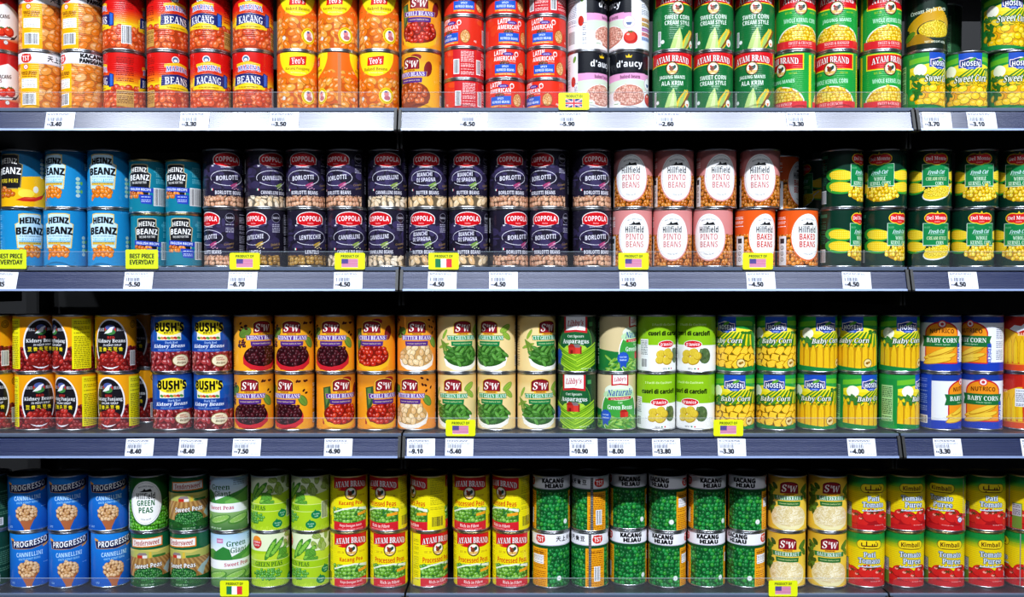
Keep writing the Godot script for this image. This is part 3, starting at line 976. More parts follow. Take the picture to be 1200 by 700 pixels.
func ayam_top(yellow_edge: bool) -> void:
	P([-31, 0, 31, 0, 31, 17, 20, 15.2, 0, 14, -20, 15.2, -31, 17], C("f4d81c"))
	P([-30, 0, 30, 0, 30, 15.8, 20, 14.1, 0, 12.9, -20, 14.1, -30, 15.8], C("d4141c"))
	T("AYAM BRAND", 0, 7.4, 44, 7.0, C("ffffff"), "r", {"arc": 3.0, "out": C("8c0c10"), "ow": 0.35})
	rooster(0, 19, 7.8)

func corn_badge() -> void:
	# badge of the yellow-and-green corn cans
	P([-13.6, 0, 13.6, 0, 13.6, 18, -13.6, 18], C("1c4cb4"))
	E(0, 13.4, 12.4, 6.6, C("f8e0e4"))
	R(-12.4, 8.6, 12.4, 16, C("f8e0e4"))
	E(0, 11.0, 6, 5.0, C("f8e0e4"))
	E(0, 13.4, 11.6, 5.9, C("1a2c6c"))
	R(-11.6, 9.4, 11.6, 15.4, C("1a2c6c"))
	E(1.6, 8.8, 4.6, 1.7, C("58a02c"), -25)
	T("HOSEN", 0, 13.4, 20, 5.6, C("ffffff"), "s", {"arc": 0.5})
	P([-6, 17.2, 6, 17.2, 5, 20, -5, 20], C("2a52c0"))
	T("Quality", 0, 18.6, 7, 1.8, C("ffffff"), "r")

func corn_field() -> void:
	sheet(C("23963c"))
	P([-40, 8, -12, 5, 30, 5.5, 40, 8, 40, 12, 0, 10, -40, 14], C("6cbc2c"))
	R(-36, 18, 36, 42, C("e8d418"))
	P([-36, 18, -10, 13, 14, 14, 36, 17, 36, 22, -36, 22], C("f4e234"))
	E(-24, 21, 7.5, 7.0, C("fdfbe4"))
	for k in 9:
		P([-36 + k * 9, 42, -30 + k * 9, 42, 2 + k * 4.2, 19, 0 + k * 4.2, 19], C("4a8e20") if k % 2 else C("2f7420"))
	for k in 26:
		flower_leaf(rng.randf_range(-34, -14), rng.randf_range(27, 38), 3.2, 1.8, rng.randf_range(-70, 70), C("2e7a24").lightened(rng.randf() * 0.2))
	for k in 8:
		flower_leaf(rng.randf_range(20, 34), rng.randf_range(18, 21), 2.6, 1.5, 0, C("2e7a24"))
	R(-62, 6, -37, 62, C("1d8a3a"))
	R(-58, 14, -42, 58, C("a8d890"))
	lines(-57, 16, -43, 56, C("224c24"), 1.9)
	R(37, 0, 75.4, 67, C("1d8a3a"))
	R(-75.4, 0, -62, 67, C("1d8a3a"))
	R(42, 10, 64, 58, C("a8d890"))
	lines(43, 12, 63, 44, C("224c24"))
	bars(46, 47, 60, 56)

func keystone(edge: String, fill: String) -> void:
	for q in [[0.0, edge], [1.2, fill]]:
		var e: float = q[0]
		P([-13 + e, 5 + e, -8, 4 + e, 8, 4 + e, 13 - e, 5 + e, 13 - e, 15, 17 - e, 17 + e * 0.4, 14.5 - e, 46 - e, -14.5 + e, 46 - e, -17 + e, 17 + e * 0.4, -13 + e, 15], C(q[1]))

func cobs(x: float, flip: float) -> void:
	for k in 2:
		var y := 30.0 + k * 14
		E(x - flip * 3, y, 17, 8.0, C("2f9a34"), flip * 6)
		E(x, y - 0.4, 14.5, 6.0, C("f0c814"), flip * 4)
		for i in 11:
			for j in 4:
				E(x - 11.5 + i * 2.3, y - 3.9 + j * 2.4, 0.85, 0.8, C("fbe050"))

func draw_label(d: String) -> void:
	var w := Color.WHITE
	match d:
		"sw_kidney": amber("KIDNEY BEANS", "f2a41e", "d98a20", "5b2d8c", "c8202c", "kidney")
		"sw_chili": amber("CHILI BEANS", "f29a1e", "c87a20", "5b2d8c", "f4b820", "chili")
		"sw_pinto": amber("PINTO BEANS", "f4b020", "e49a20", "5b2d8c", "8c3c20", "pinto")
		"sw_butter": amber("BUTTER BEANS", "f0922a", "d08028", "5b2d8c", "f4ece0", "butter")
		"sw_green": amber("CUT GREEN BEANS", "f0d494", "e4c078", "1c8a48", "faf6ea", "green")
		"sw_kraut": amber("SAUERKRAUT", "f0c840", "e0b030", "2f7a34", "f4e8b0", "kraut")
		"dark_borlotti": purple("BORLOTTI BEANS", "BORLOTTI", "a83c6c", [C("d49a78"), C("c88a68"), C("e0ac88")], 4.8, 3.8, "Creamy")
		"dark_cannellini": purple("CANNELLINI BEANS", "CANNELLINI", "8aa04c", [C("ecd2b0"), C("e0c298"), C("f2e0c6")], 8.4, 4.6, "Creamy")
		"dark_lentil": purple("LENTILS", "LENTICCHIE", "b08c34", [C("a87a2c"), C("946824"), C("b88c3c")], 5.0, 3.8, "Dried &")
		"dark_butter": purple("BUTTER BEANS", "DI SPAGNA", "7ca048", [C("ebc592"), C("dfb27a"), C("f0d2a6")], 10.0, 6.0, "Giant")
		"pinto": white_circle("d98a88", [C("d0741c"), C("b85e14"), C("dc8a30")], "PINTO", "BEANS", "c87876", 5.0, 3.6)
		"baked_circle": white_circle("ea5a18", [C("e07c14"), C("cc680e"), C("ea8e26")], "BAKED", "BEANS", "c02c1c", 5.0, 4.0)
		"circle_peas": white_circle("1c5a22", [C("4ca41c"), C("389014"), C("64bc2c")], "GREEN", "PEAS", "0c5a24", 3.6, 3.4)
		"tomato_beans":
			sheet(C("f4f2f0"))
			P([-75.4, 0, 75.4, 0, 75.4, 20, 30, 22, 10, 12, -30, 28, -75.4, 16], C("cc1a1c"))
			R(-75.4, 56, 75.4, 67, C("d83018"))
			G(-75.4, 50, 75.4, 56, C("f4f2f0"), C("e86a30"))
			T("BAKED BEANS", -12, 33, 30, 4.4, C("7c1814"), "r")
			T("KACANG", 6, 28, 16, 4.6, C("3c1c14"), "s", {"slope": 2.0})
			for e in [[4, 46, 6], [13, 45, 6.4], [-6, 48, 6]]:
				E(e[0], e[1], e[2], e[2] * 0.9, C("b81810"))
				E(e[0] - 0.8, e[1] - 0.8, e[2] * 0.8, e[2] * 0.7, C("e43a20"))
				E(e[0] - 2, e[1] - 2.4, e[2] * 0.25, e[2] * 0.15, C("ffb0a0"))
				for k in 5:
					L(e[0], e[1] - e[2] * 0.8, e[0] + cos(k * 1.25) * 3, e[1] - e[2] * 0.8 + sin(k * 1.25) * 1.4, 0.8, C("2c6c20"))
			P([-8, 53, 20, 50, 24, 46, 25, 47, 20, 53, -4, 57], C("34282c"))
			P([-4, 53.5, 16, 51.5, 14, 54, -2, 55.5], C("e4e0e4"))
			seal(9, 58, 2.6, C("a0a0a0"))
			small_print(48, 26, C("804040"))
			small_print(-50, 26, C("804040"), false)
		"orange_baked":
			sheet(C("f08a28"))
			R(-75.4, 12, 75.4, 67, C("c86420"))
			food(0, 41, 76, 28, 11.0, 7.0, [C("ea8a2c"), C("e27a1e"), C("ee9c44"), C("eca860")], false, 90.0, 0.35, 0.24)
			for a in [0.0, 75.4]:
				at(a, func():
					R(-12.5, 13, 12.5, 67, C("f6b40c"))
					lines(-9, 26, 9, 29, C("7c2c08"), 2.0)
					R(-10, 31, 10, 42, C("f6f4f2"))
					lines(-9, 32, 9, 41, C("a8a4a0"), 1.6)
					T("BAKED BEANS", 0, 24, 20, 3.0, C("5c2008"), "s")
					seal(-3, 17.6, 3.4, C("c84818"))
					bars(-8, 49, 8, 61))
			R(-75.4, 0, 75.4, 13.5, C("f4f3f6"))
			R(-75.4, 12.6, 75.4, 13.5, C("c8c4d0"))
			for a in [0.0, 75.4]:
				at(a, func():
					E(-3, 7.4, 7.4, 5.4, C("d42c20"))
					P([-9, 2.4, 0, 3.6, 3, 2, 4, 6, -8, 9], C("d42c20"))
					T("TST", -3, 7.4, 10, 6.0, C("ffffff"), "s"))
			hanzi("tian shang tian qing dou", 22, 3.4, 6.4, C("1c1a20"))
			T("KACANG", -37.7, 4.0, 30, 5.0, C("0a090c"), "s", {"out": C("0a090c"), "ow": 0.25})
			T("PANGGANG", -37.7, 9.8, 31, 4.8, C("0a090c"), "s", {"out": C("0a090c"), "ow": 0.25})
		"marina":
			sheet(C("d41410"))
			G(-75.4, 20, 75.4, 38, C("d41410"), C("f4c414"))
			R(-75.4, 36, 75.4, 42, C("f6c81c"))
			R(-75.4, 43, 75.4, 67, C("b03812"))
			food(0, 54.5, 76, 12, 7.2, 5.6, [C("dc5020"), C("cc3e16"), C("e66a30")], false, 120.0, 0.4, 0.32)
			for k in [[0.0, "KACANG", "PANGGANG"], [75.4, "BEANS", "BAKED"]]:
				at(k[0], func():
					R(-22, 30, 20, 44, C("f4d01c"))
					E(-3, 8.6, 4.6, 4.4, C("e8e4e0"))
					E(-3, 8.6, 3.4, 3.2, C("4a6c94"))
					E(-3, 9.4, 2.2, 1.6, C("f4f0e0"))
					P([-16, 14, 0, 11, 14, 14, 14, 18, 0, 15, -16, 18], C("f0b81c"))
					T("MARINA", 0, 18.4, 28, 5.6, C("2c3c94"), "r", {"arc": 1.8, "out": C("f4f0f8"), "ow": 0.5})
					T(k[2], 2, 23.2, 17, 2.6, C("b41818"), "r")
					P([-19, 27, 0, 25, 17, 27, 18, 24, 24, 26, 24, 40, 18, 41, 16, 39, 0, 36, -20, 40], C("1c2468"))
					P([18.6, 25.4, 22.6, 26.4, 22.6, 39, 18.6, 39.6], C("2c64c8"))
					T(k[1], -1, 32.2, 30, 8.4, C("fbfbff"), "r", {"arc": 1.4})
					T("DI DALAM SOS TOMATO", -1, 41.4, 24, 1.9, C("7c5c08"), "s"))
			at(-37, func():
				bars(-5, 40, 5, 60)
				lines(-8, 8, 8, 20, C("8c1410")))
			at(37, func():
				lines(-10, 6, 10, 34, C("901410"), 2.2)
				R(-10, 44, 10, 64, C("c89444"))
				lines(-9, 46, 9, 62, C("6c3c10"), 1.8))
		"yellow_circle":
			sheet(C("ee6a18"))
			R(-75.4, 36, 75.4, 67, C("c85410"))
			food(0, 48, 76, 22, 10.4, 6.6, [C("ee8622"), C("e67414"), C("f2a040"), C("f09634")], false, 100.0, 0.45, 0.26)
			for k in 40:
				E(-74 + k * 3.8, 27, 2.4, rng.randf_range(1, 5), C("ee6a18"))
			for k in [[0.0, "Baked Beans"], [75.4, "Kacang Panggang"]]:
				at(k[0], func():
					E(0, 3, 24, 25.5, C("f4e018"))
					P([-9, 6.6, 11, 4.6, 10, 15, -10, 16.4], C("d42018"))
					T("Yeo's", 0.4, 10.6, 15, 7.0, C("ffffff"), "r", {"slope": 0.8})
					T(k[1], 0, 20, 30, 3.8, C("8c5410"), "r", {"slope": 0.6})
					T("In Tomato Sauce", 1, 24.6, 18, 2.0, C("fdf6c8"), "s")
					E(14, 51, 9.2, 9.4, C("f4e018"))
					ring(14, 51, 7.8, 8.0, 0.7, C("a86c14"))
					E(14, 51, 6.2, 6.4, C("f4ece8"))
					E(14, 49, 3, 3.6, C("e08c8c"))
					E(15, 53.6, 4, 2.6, C("c46c74"))
					E(13.2, 46.6, 1.6, 1.2, C("4a4a8c"))
					seal(-17, 54, 2.6, C("b4a898")))
			R(36.5, 2, 40.5, 67, C("c87848"))
			R(-41, 20, -34, 66, C("e8a818"))
			bars(-40, 40, -35, 60)
		"refried":
			sheet(C("e0301c"), 34.0)
			for k in 14:
				E(rng.randf_range(-70, 70), rng.randf_range(2, 32), rng.randf_range(3, 9), rng.randf_range(2, 6), C("e0301c").lerp(C("f07020"), rng.randf() * 0.55))
			T("LATIN", -6.6, 4.6, 15, 5.6, C("ffffff"), "s", {"slope": 2.4})
			E(3.4, 6.6, 6.4, 2.2, C("4a2c88"))
			T("SANTA", 3.4, 6.6, 8, 1.6, C("e8e0ff"), "s")
			T("AMERICAN", -1, 12.0, 27, 5.2, C("ffffff"), "s", {"slope": 1.0})
			T("KITCHEN", 8.6, 15.6, 8, 1.7, C("fff0d8"), "s")
			E(14, 6.4, 2.8, 3.2, C("f8e8e0"))
			E(14, 6.8, 1.8, 2.0, C("d8382c"))
			E(-1, 17.6, 6, 2.4, C("5c3020"))
			food(-1, 17.2, 5, 2, 2.2, 1.5, [C("8c5034"), C("6c3c28")], true)
			P([-13, 19.2, 13, 18.2, 13, 28.4, -13, 29.2], C("2058c4"))
			T("SPICY", 0, 21.4, 8, 2.6, C("ffffff"), "s")
			T("REFRIED BEANS", 0, 25.4, 22, 2.8, C("ffffff"), "s")
			R(-13, 29.2, 13, 31.4, C("f08c28"))
			T("HIGH IN FIBRE", 0, 30.3, 16, 1.2, C("fff4d8"), "s")
			E(21.4, 23, 6.4, 8.2, C("a83c14"))
			E(21.4, 23, 5.6, 7.2, C("e8a050"))
			food(21.4, 23, 5, 6.5, 2.4, 1.6, [C("e8a860"), C("d48c44"), C("f0c080")], true)
			for e in [60.0, -62.0]:
				R(e - 14, 0, e + 14, 34, C("cc2028"))
				lines(e - 4, 3, e + 12, 31, C("f8d8d4"), 1.5)
				bars(e - 12.5, 13, e - 6.5, 29)
			T("4g", 34, 28, 4, 3, C("fff0e8"), "s")
		"pink_band":
			sheet(C("f2f2f6"))
			R(-31, 0, 31, 25, C("16181f"))
			E(1, 40, 60, 12, C("f2f2f6"))
			P([-31, 34, 0, 31, 31, 34, 31, 44, -31, 46], C("d4e4cc"))
			P([-31, 25, 31, 24, 31, 32.4, 0, 31.4, -31, 34], C("e8a0cc"))
			T("baked beans", 2, 28.6, 25, 4.2, C("5c2c4c"), "s")
			T("d'aucy", 1, 14.4, 33, 10.5, C("ffffff"), "s")
			P([-3.2, 6.6, -4, 3.2, -1.6, 5, 0, 2, 1.6, 5, 4, 3.2, 3.2, 6.6], C("f4c81c"))
			E(0, 51, 22, 13.6, C("ffffff"))
			E(0, 50.5, 20.8, 12.4, C("c87c68"))
			food(0, 50, 20, 11.4, 3.0, 2.4, [C("e4a490"), C("d8907c"), C("eeb8a4")], true)
			E(-16, 60, 6, 4, C("f6f6f2"))
			L(-19, 60, -13, 60, 0.6, C("488c3c"))
			R(31, 0, 75.4, 67, C("eef0f4"))
			R(-75.4, 0, -31, 67, C("eef0f4"))
			R(22, 0, 31, 25, C("16181f"))
			E(28, 36, 7.4, 7.4, C("d8b4c4"))
			E(28, 36, 6.4, 6.4, C("faf8fa"))
			P([24, 36, 32, 36, 30, 39.5, 26, 39.5], C("5c6c9c"))
			E(30, 54, 8.6, 7.6, C("c01c18"))
			E(29, 52.6, 6.8, 5.4, C("e03a28"))
			E(27, 50.4, 1.8, 1.1, C("ffc0b0"))
			for k in 5:
				L(30, 47.4, 30 + cos(k * 1.25) * 4, 47.4 + sin(k * 1.25) * 1.6, 0.8, C("2c6c20"))
			lines(44, 8, 62, 26, C("707488"))
			for k in 5:
				R(44, 30 + k * 5.6, 62, 34.4 + k * 5.6, [C("f4b06c"), C("f0c460"), C("c884c0"), C("f48c8c"), C("a0b4e4")][k])
				lines(45, 31 + k * 5.6, 61, 34 + k * 5.6, C("5c5060"), 1.4)
			E(-38, 34, 3.6, 6, C("c42c20"))
			E(-36, 8, 2, 4, C("6c9c3c"), 20)
			lines(-36, 36, -31.5, 62, C("686c80"), 2.0)
			lines(-62, 8, -44, 40, C("787c90"))
			bars(-60, 45, -46, 60)
		"corn_cream":
			sheet(C("146c34"))
			for k in [[0.0, "SWEET CORN", "CREAM STYLE"], [75.4, "JAGUNG MANIS", "ALA KRIM"]]:
				at(k[0], func():
					ayam_top(true)
					T(k[1], 0, 29.8, 33, 5.2, C("f4f8f0"), "s")
					T(k[2], 0, 36.2, 27 if k[0] > 1 else 33, 5.2, C("f4f8f0"), "s")
					T("NET WEIGHT", 3, 40.4, 10, 1.6, C("d8e8d0"), "s")
					T("425g", 3, 43, 6, 1.6, C("d8e8d0"), "s")
					E(12, 58, 5.4, 17, C("e8b014"), 32)
					for j in 14:
						for i in 4:
							var q := Vector2(-3.4 + i * 2.2, -14 + j * 2.1).rotated(deg_to_rad(32))
							E(12 + q.x, 58 + q.y, 0.95, 0.9, C("f8d440"))
					P([-10, 67, -4, 50, 2, 42, 5, 52, 6, 67], C("b8d47c"))
					P([-4, 67, 0, 52, 2, 44, 3, 55, 2, 67], C("d4e4a0"))
					P([6, 67, 10, 54, 20, 42, 15, 54, 12, 67], C("a4c464"))
					P([24, 44, 27, 46, 18, 58, 10, 67, 8, 67], C("7c4c1c"))
					E(20, 60, 3.6, 4.4, C("f4f0e4"))
					P([18, 60, 22, 60, 20, 64], C("e86c1c"))
					bars(-25, 46, -22.4, 62)
					seal(-19, 58, 2.4, C("e0e8e0")))
			R(36.7, 0, 38.7, 67, C("8c8444"))
		"corn_kernel":
			sheet(C("1c9c3c"))
			for k in [[0.0, "WHOLE KERNEL CORN", "SWEET & CRUNCHY"], [75.4, "JAGUNG MANIS", "MANIS & RANGUP"]]:
				at(k[0], func():
					R(-29, 2, 29, 21, C("f4d81c"))
					R(-27.6, 3, 27.6, 19.6, C("d4141c"))
					T("AYAM BRAND", 0, 8.4, 44, 7.0, C("ffffff"), "r", {"arc": 2.4, "out": C("8c0c10"), "ow": 0.35})
					T("EST. IN", -15, 24.6, 8, 2.2, C("c8c41c"), "s")
					T("SINCE 1892", 16, 24.6, 10, 2.2, C("c8c41c"), "s")
					rooster(0, 19.6, 8.0)
					T(k[1], 0, 34, 42 if k[0] < 1 else 36, 5.4, C("cdeeda"), "s")
					E(0, 60, 30, 20.6, C("f4f6e8"))
					E(0, 61, 28.4, 20.4, C("d89c0c"))
					food(0, 60, 27, 19.6, 3.8, 3.3, [C("f6c818"), C("f0b80c"), C("f8d63c")], true, 180.0, 0.6)
					R(-33, 57.6, 33, 67, C("d8242c"))
					T(k[2], 0, 60.6, 30, 3.2, C("fce4e0"), "r")
					T("NET WEIGHT 425g DRAINED WEIGHT", 0, 64.2, 30, 1.4, C("f8c8c4"), "s"))
			R(35.5, 3, 39.5, 67, C("e8d81c"))
			lines(36, 5, 39, 64, C("8c7c10"))
			R(-39.5, 3, -35.5, 67, C("e8d81c"))
		"yellow_peas":
			sheet(C("f0e010"))
			for k in [[0.0, "Processed Peas", "Rich in Fibre"], [75.4, "Kacang Pea", "Kaya Dengan Serat"]]:
				at(k[0], func():
					R(-24, 0, 24, 14.5, C("d4141c"))
					E(0, 14, 22, 3.4, C("d4141c"))
					P([-24, 14.5, -12, 14.4, -24, 17], C("f0e010"))
					T("AYAM BRAND", 0, 8.0, 43, 7.0, C("ffffff"), "r", {"arc": 2.4, "out": C("8c0c10"), "ow": 0.35})
					rooster(0, 20, 8.0)
					T("EST. IN", -14, 23.4, 9, 2.4, C("b88c1c"), "s")
					T("SINCE 1892", 15, 23.4, 10, 2.4, C("b88c1c"), "s")
					T(k[1], 0, 33, 42 if k[0] < 1 else 31, 6.8, C("cc3c10"), "s")
					P([-24, 44, -10, 39, 4, 37.4, 24, 40, 24, 59, -24, 59], C("e8f0dc"))
					P([-24, 46, -10, 41, 4, 39.4, 24, 44, 24, 59, -24, 59], C("2c6c2c"))
					food(0, 50, 23, 8.6, 5.0, 3.8, [C("6cac30"), C("589426"), C("84c048")], false, 60.0)
					P([-24, 44, -10, 39, 4, 37.4, 24, 40, 24, 43.6, 4, 39.4, -10, 41, -24, 46], C("e8f0dc"))
					L(4, 48, 11, 38, 1.3, C("2c7434"))
					P([9, 45.4, 23, 43.6, 23, 47.4, 9, 49], C("f0a020"))
					R(-24, 57, 24, 67, C("d4202c"))
					P([-24, 57, -10, 58.4, 10, 58.4, 24, 57, 24, 55.6, 0, 57.4, -24, 55.6], C("d4202c"))
					T(k[2], 0, 61, 25 if k[0] < 1 else 29, 4.0, C("fdeee8"), "s", {"arc": -0.6})
					T("LOW FAT & CHOLESTEROL FREE FOOD", 0, 65, 34, 1.7, C("f8c8c4"), "s"))
			at(37.7, func():
				lines(-10, 4, 10, 42, C("a89c14"), 2.0)
				bars(-8, 50, 8, 62, C("f0e010")))
			at(-37.7, func():
				R(-1.6, 0, 0.6, 67, C("7c7440"))
				lines(3, 8, 11, 60, C("a89c14"), 2.0))
		"tst_peas":
			sheet(C("0e4c24"))
			food(0, 42, 76, 26, 4.8, 4.2, [C("12742f"), C("0c5e26"), C("1a8a3a"), C("2a922e")], false, 180.0, 0.28, 0.5)
			R(-75.4, 14.5, 75.4, 18.6, C("0f4a22"))
			for a in [37.7, -37.7]:
				at(a, func():
					R(-13, 18.6, 13, 67, C("f0a416"))
					lines(-11, 21, 11, 65, C("a85c0c"), 2.4)
					R(-10, 27, 8, 38, C("f4f2f4"))
					lines(-9, 28.4, 7, 37, C("9894a0"), 1.6)
					T("GREEN PEAS", -1, 24, 18, 2.6, C("5c2c08"), "s")
					if a < 0:
						R(-10, 24, 12, 40, C("f0a416"))
						lines(-8, 24, 11, 40, C("a85c0c"), 2.4)
						bars(-1, 42, 6, 59))
			R(-75.4, 0, 75.4, 14.6, C("f2f1f6"))
			R(-75.4, 14.0, 75.4, 15.2, C("c0bccc"))
			for a in [37.7, -37.7]:
				at(a, func():
					E(3, 7.2, 7.0, 5.4, C("d42c20"))
					P([-3, 2.2, 6, 3.4, 9, 2, 10, 6, -2, 9], C("d42c20"))
					T("TST", 3, 7.4, 10, 5.8, C("ffffff"), "s"))
			at(-37.7, func():
				R(-9, 0, -5.4, 67, C("3a3a3c"))
				for k in 40:
					R(-8.6, 0.6 + k * 1.7, -5.8, 1.4 + k * 1.7, C("8c8c90")))
			T("KACANG", 0, 4.4, 29, 5.6, C("0a090c"), "s", {"out": C("0a090c"), "ow": 0.25})
			for e in [["H", -5.6, 5.4, 0.0], ["I", -1.2, 2.4, 0.0], ["J", 2.2, 3.2, 0.0], ["A", 7.0, 6.0, 0.0], ["U", 13.0, 5.0, 0.0]]:
				T(e[0], e[1] - 2.0, 10.6, e[2], 4.8, C("0a090c"), "s", {"out": C("0a090c"), "ow": 0.25})
			at(66, func(): hanzi("tian shang tian qing dou", -4, 3.6, 6.2, C("1c1a20")))
			seal(18, 56, 3.4, C("a8c8b4"))
			seal(66, 56, 3.4, C("a8c8b4"))
		"sweet_corn", "cut_corn", "spear_corn":
			corn_field()
			if d == "sweet_corn":
				E(4, 56, 34, 17, C("e49c0c"))
				food(2, 52, 33, 16, 9.0, 6.4, [C("f6c80e"), C("f4bc0c"), C("f8d428")], false, 70.0, 0.3)
				for k in 12:
					flower_leaf(rng.randf_range(-34, -24), rng.randf_range(34, 56), 4, 2, rng.randf_range(-60, 60), C("2a7424"))
				for k in 12:
					flower_leaf(rng.randf_range(26, 36), rng.randf_range(36, 56), 4, 2, rng.randf_range(-60, 60), C("2a7424"))
			elif d == "cut_corn":
				for k in 22:
					flower_leaf(rng.randf_range(-34, 34), rng.randf_range(37, 42), 4, 2, rng.randf_range(-60, 60), C("2a7424"))
				for k in 24:
					var x := -34.0 + (k % 8) * 9.8 + (5 if k / 8 == 1 else 0) + rng.randf_range(-1, 1)
					var y := 43.0 + (k / 8) * 7.6 + rng.randf_range(-1, 1)
					var a := rng.randf_range(-50, 50)
					var q := Vector2(1, 0).rotated(deg_to_rad(a))
					var u := q.orthogonal()
					E(x, y, 7.4, 5.2, C("6c5208"), a)
					for e in [[5.6, 4.4, "b47408"], [5.0, 3.8, "f6c418"]]:
						E(x + q.x * 2.4, y + q.y * 2.4, e[0] * 0.86, e[1], C(e[2]), a)
						P([x + q.x * e[0] * 0.6 + u.x * e[1], y + q.y * e[0] + u.y * e[1], x - q.x * e[0] + u.x * e[1], y - q.y * e[0] + u.y * e[1], x - q.x * e[0] - u.x * e[1], y - q.y * e[0] - u.y * e[1], x + q.x * e[0] - u.x * e[1], y + q.y * e[0] - u.y * e[1]], C(e[2]))
					for i in 4:
						L(x + q.x * 5 + u.x * (i * 1.9 - 2.8), y + q.y * 5 + u.y * (i * 1.9 - 2.8), x - q.x * 5 + u.x * (i * 1.9 - 2.8), y - q.y * 5 + u.y * (i * 1.9 - 2.8), 0.6, C("fbd458"))
			else:
				R(-36, 38, 36, 62, C("c08c0c"))
				for k in 9:
					var x := -33.0 + k * 8.2
					P([x - 3.9, 66, x - 3.6, 40 + (k % 3) * 2, x - 1.2, 31 + (k % 3) * 2, x + 1.4, 31 + (k % 3) * 2, x + 3.6, 40 + (k % 3) * 2, x + 3.9, 66], C("c88c10"))
					P([x - 3.3, 66, x - 3.0, 40 + (k % 3) * 2, x - 0.8, 32 + (k % 3) * 2, x + 1.0, 32 + (k % 3) * 2, x + 2.8, 40 + (k % 3) * 2, x + 3.0, 66], C("f0c41c"))
					for i in 3:
						L(x - 1.8 + i * 1.7, 65, x - 1.4 + i * 1.4, 38 + (k % 3) * 2, 0.4, C("e0a814"))
			P([-37, 60, -20, 61, 10, 63.6, 37, 60, 37, 67, -37, 67], C("17803c"))
			if d != "sweet_corn":
				E(20, 57, 5.8, 5.6, C("7c5a14"))
				E(20, 57, 5.0, 4.8, C("f0d890"))
				E(19, 57, 2, 1.6, C("8c5c14"))
				E(21.6, 56, 1.6, 1.4, C("a8741c"))
			corn_badge()
			T("Sweet Corn" if d == "sweet_corn" else "Baby Corn", 2, 30.5, 40, 8.2, C("fdfdf4"), "r", {"lean": 1.6, "out": C("1c3c0c"), "ow": 0.6, "slope": 1.0})
			T("Whole Kernel" if d == "sweet_corn" else "In Brine", 6, 36, 20, 1.8, C("4c4408"), "s")
		"cream_corn_dark":
			sheet(C("12281c"))
			for k in 7:
				E(-6 + k * 3, 30 + k * 2.6, 24, 5.4, C("c8940c").lightened(k * 0.03), -28)
				for i in 18:
					L(-24 + i * 2.4, 42 - i * 1.3 + k * 2.6, -23 + i * 2.4, 44 - i * 1.3 + k * 2.6, 0.7, C("f0cc30"))
			E(8, 45, 22, 11.4, C("24342c"))
			E(8, 44, 20, 9.6, C("e4c41c"))
			food(8, 44, 19, 9, 3.0, 1.8, [C("ecd030"), C("dcb818")], true)
			P([-30, 52, -10, 48, 6, 58, -6, 67, -30, 67], C("a87c14"))
			flower_leaf(-24, 50, 9, 4, -30, C("5c8c20"))
			R(-31, 60, 31, 67, C("16241c"))
			T("NET WEIGHT 425g", 8, 59, 26, 3.4, C("e8ecd8"), "s")
			T("Cream Style Corn", 0, 22, 44, 6.4, C("e8f0d8"), "r", {"slope": 5.0})
			R(-75.4, 0, -40, 67, C("12341c"))
			R(40, 0, 75.4, 67, C("12341c"))
			R(44, 14, 62, 58, C("3c6c44"))
			lines(45, 16, 61, 57, C("10241a"), 1.8)
		"blue_bean":
			sheet(C("1888c4"))
			R(34, 0, 75.4, 67, C("1680ba"))
			keystone("e8c86c", "c4e4f4")
			P([-13, 34, 14, 34, 13, 42, -12.4, 42], C("68b4dc"))
			T("HEINZ", 0, 12.0, 23, 7.0, C("0c0e12"), "s", {"arc": 1.4, "out": C("0c0e12"), "ow": 0.2})
			T("BEANZ", 0, 24.6, 31, 8.4, C("0c0e12"), "s", {"arc": 1.0, "out": C("0c0e12"), "ow": 0.25})
			T("in a rich tomato sauce", 0, 31.2, 24, 1.8, C("2c4858"), "n")
			T("NO ADDED SUGAR", 0, 35.6, 27, 2.8, C("ffffff"), "s")
			R(-13, 38.4, 13, 41.4, C("e4b844"))
			lines(-12, 39.2, 12, 40.8, C("6c5410"), 1.4)
			food(0, 51, 14.5, 6.4, 5.2, 4.0, [C("ec841c"), C("e07410"), C("f29a34")], true)
			food(0, 48, 12, 4, 5.2, 4.0, [C("ec841c"), C("e07410"), C("f29a34")], true)
			E(-12, 58, 1.4, 2.2, C("e07410"))
			for k in 5:
				E(30, 33 + k * 5.0, 2.6, 2.2, [C("bcd8c8"), C("a8d4b4"), C("c4dcd4"), C("a8d4b4"), C("c4dcd4")][k])
				if k % 2: E(34.4, 33 + k * 5.0, 1.6, 2.2, C("68b04c"))
			R(38, 3, 62, 22, C("116c8c"))
			lines(39, 4.6, 61, 21, C("a0d0e4"), 1.8)
			bars(46, 42, 60, 58)
			lines(-62, 6, -36, 58, C("8cc8e4"), 2.2)
		"peri":
			sheet(C("1874a8"))
			P([-75.4, 36, -20, 34, 20, 31, 75.4, 26, 75.4, 67, -75.4, 67], C("f4b810"))
			keystone("8a7c50", "17161a")
			T("HEINZ", 0, 12.0, 22, 6.4, C("f4f0ea"), "s", {"arc": 1.4})
			T("BEANZ", 0, 24.0, 30, 8.0, C("ffffff"), "s", {"arc": 1.0})
			T("PERI PERI", 0, 36, 24, 4.4, C("f0d430"), "s")
			food(-4, 50, 13, 6, 5.2, 4.0, [C("d86c1c"), C("c85c10"), C("e8843c")], true)
			P([12, 44, 26, 48, 28, 53, 12, 53], C("f4d420"))
			E(20, 51, 8.4, 5, C("f8e048"))
			E(30, 46, 3, 4, C("f0ead8"))
			P([9, 59, 18, 55.4, 30, 55.2, 41, 51, 37, 57, 28, 60.4, 17, 60.6], C("cc2414"))
			P([15, 57.6, 24, 56.4, 32, 56.2, 24, 57.6], C("ec5c40"))
			L(39, 52, 42, 48, 1.2, C("3c7c24"))
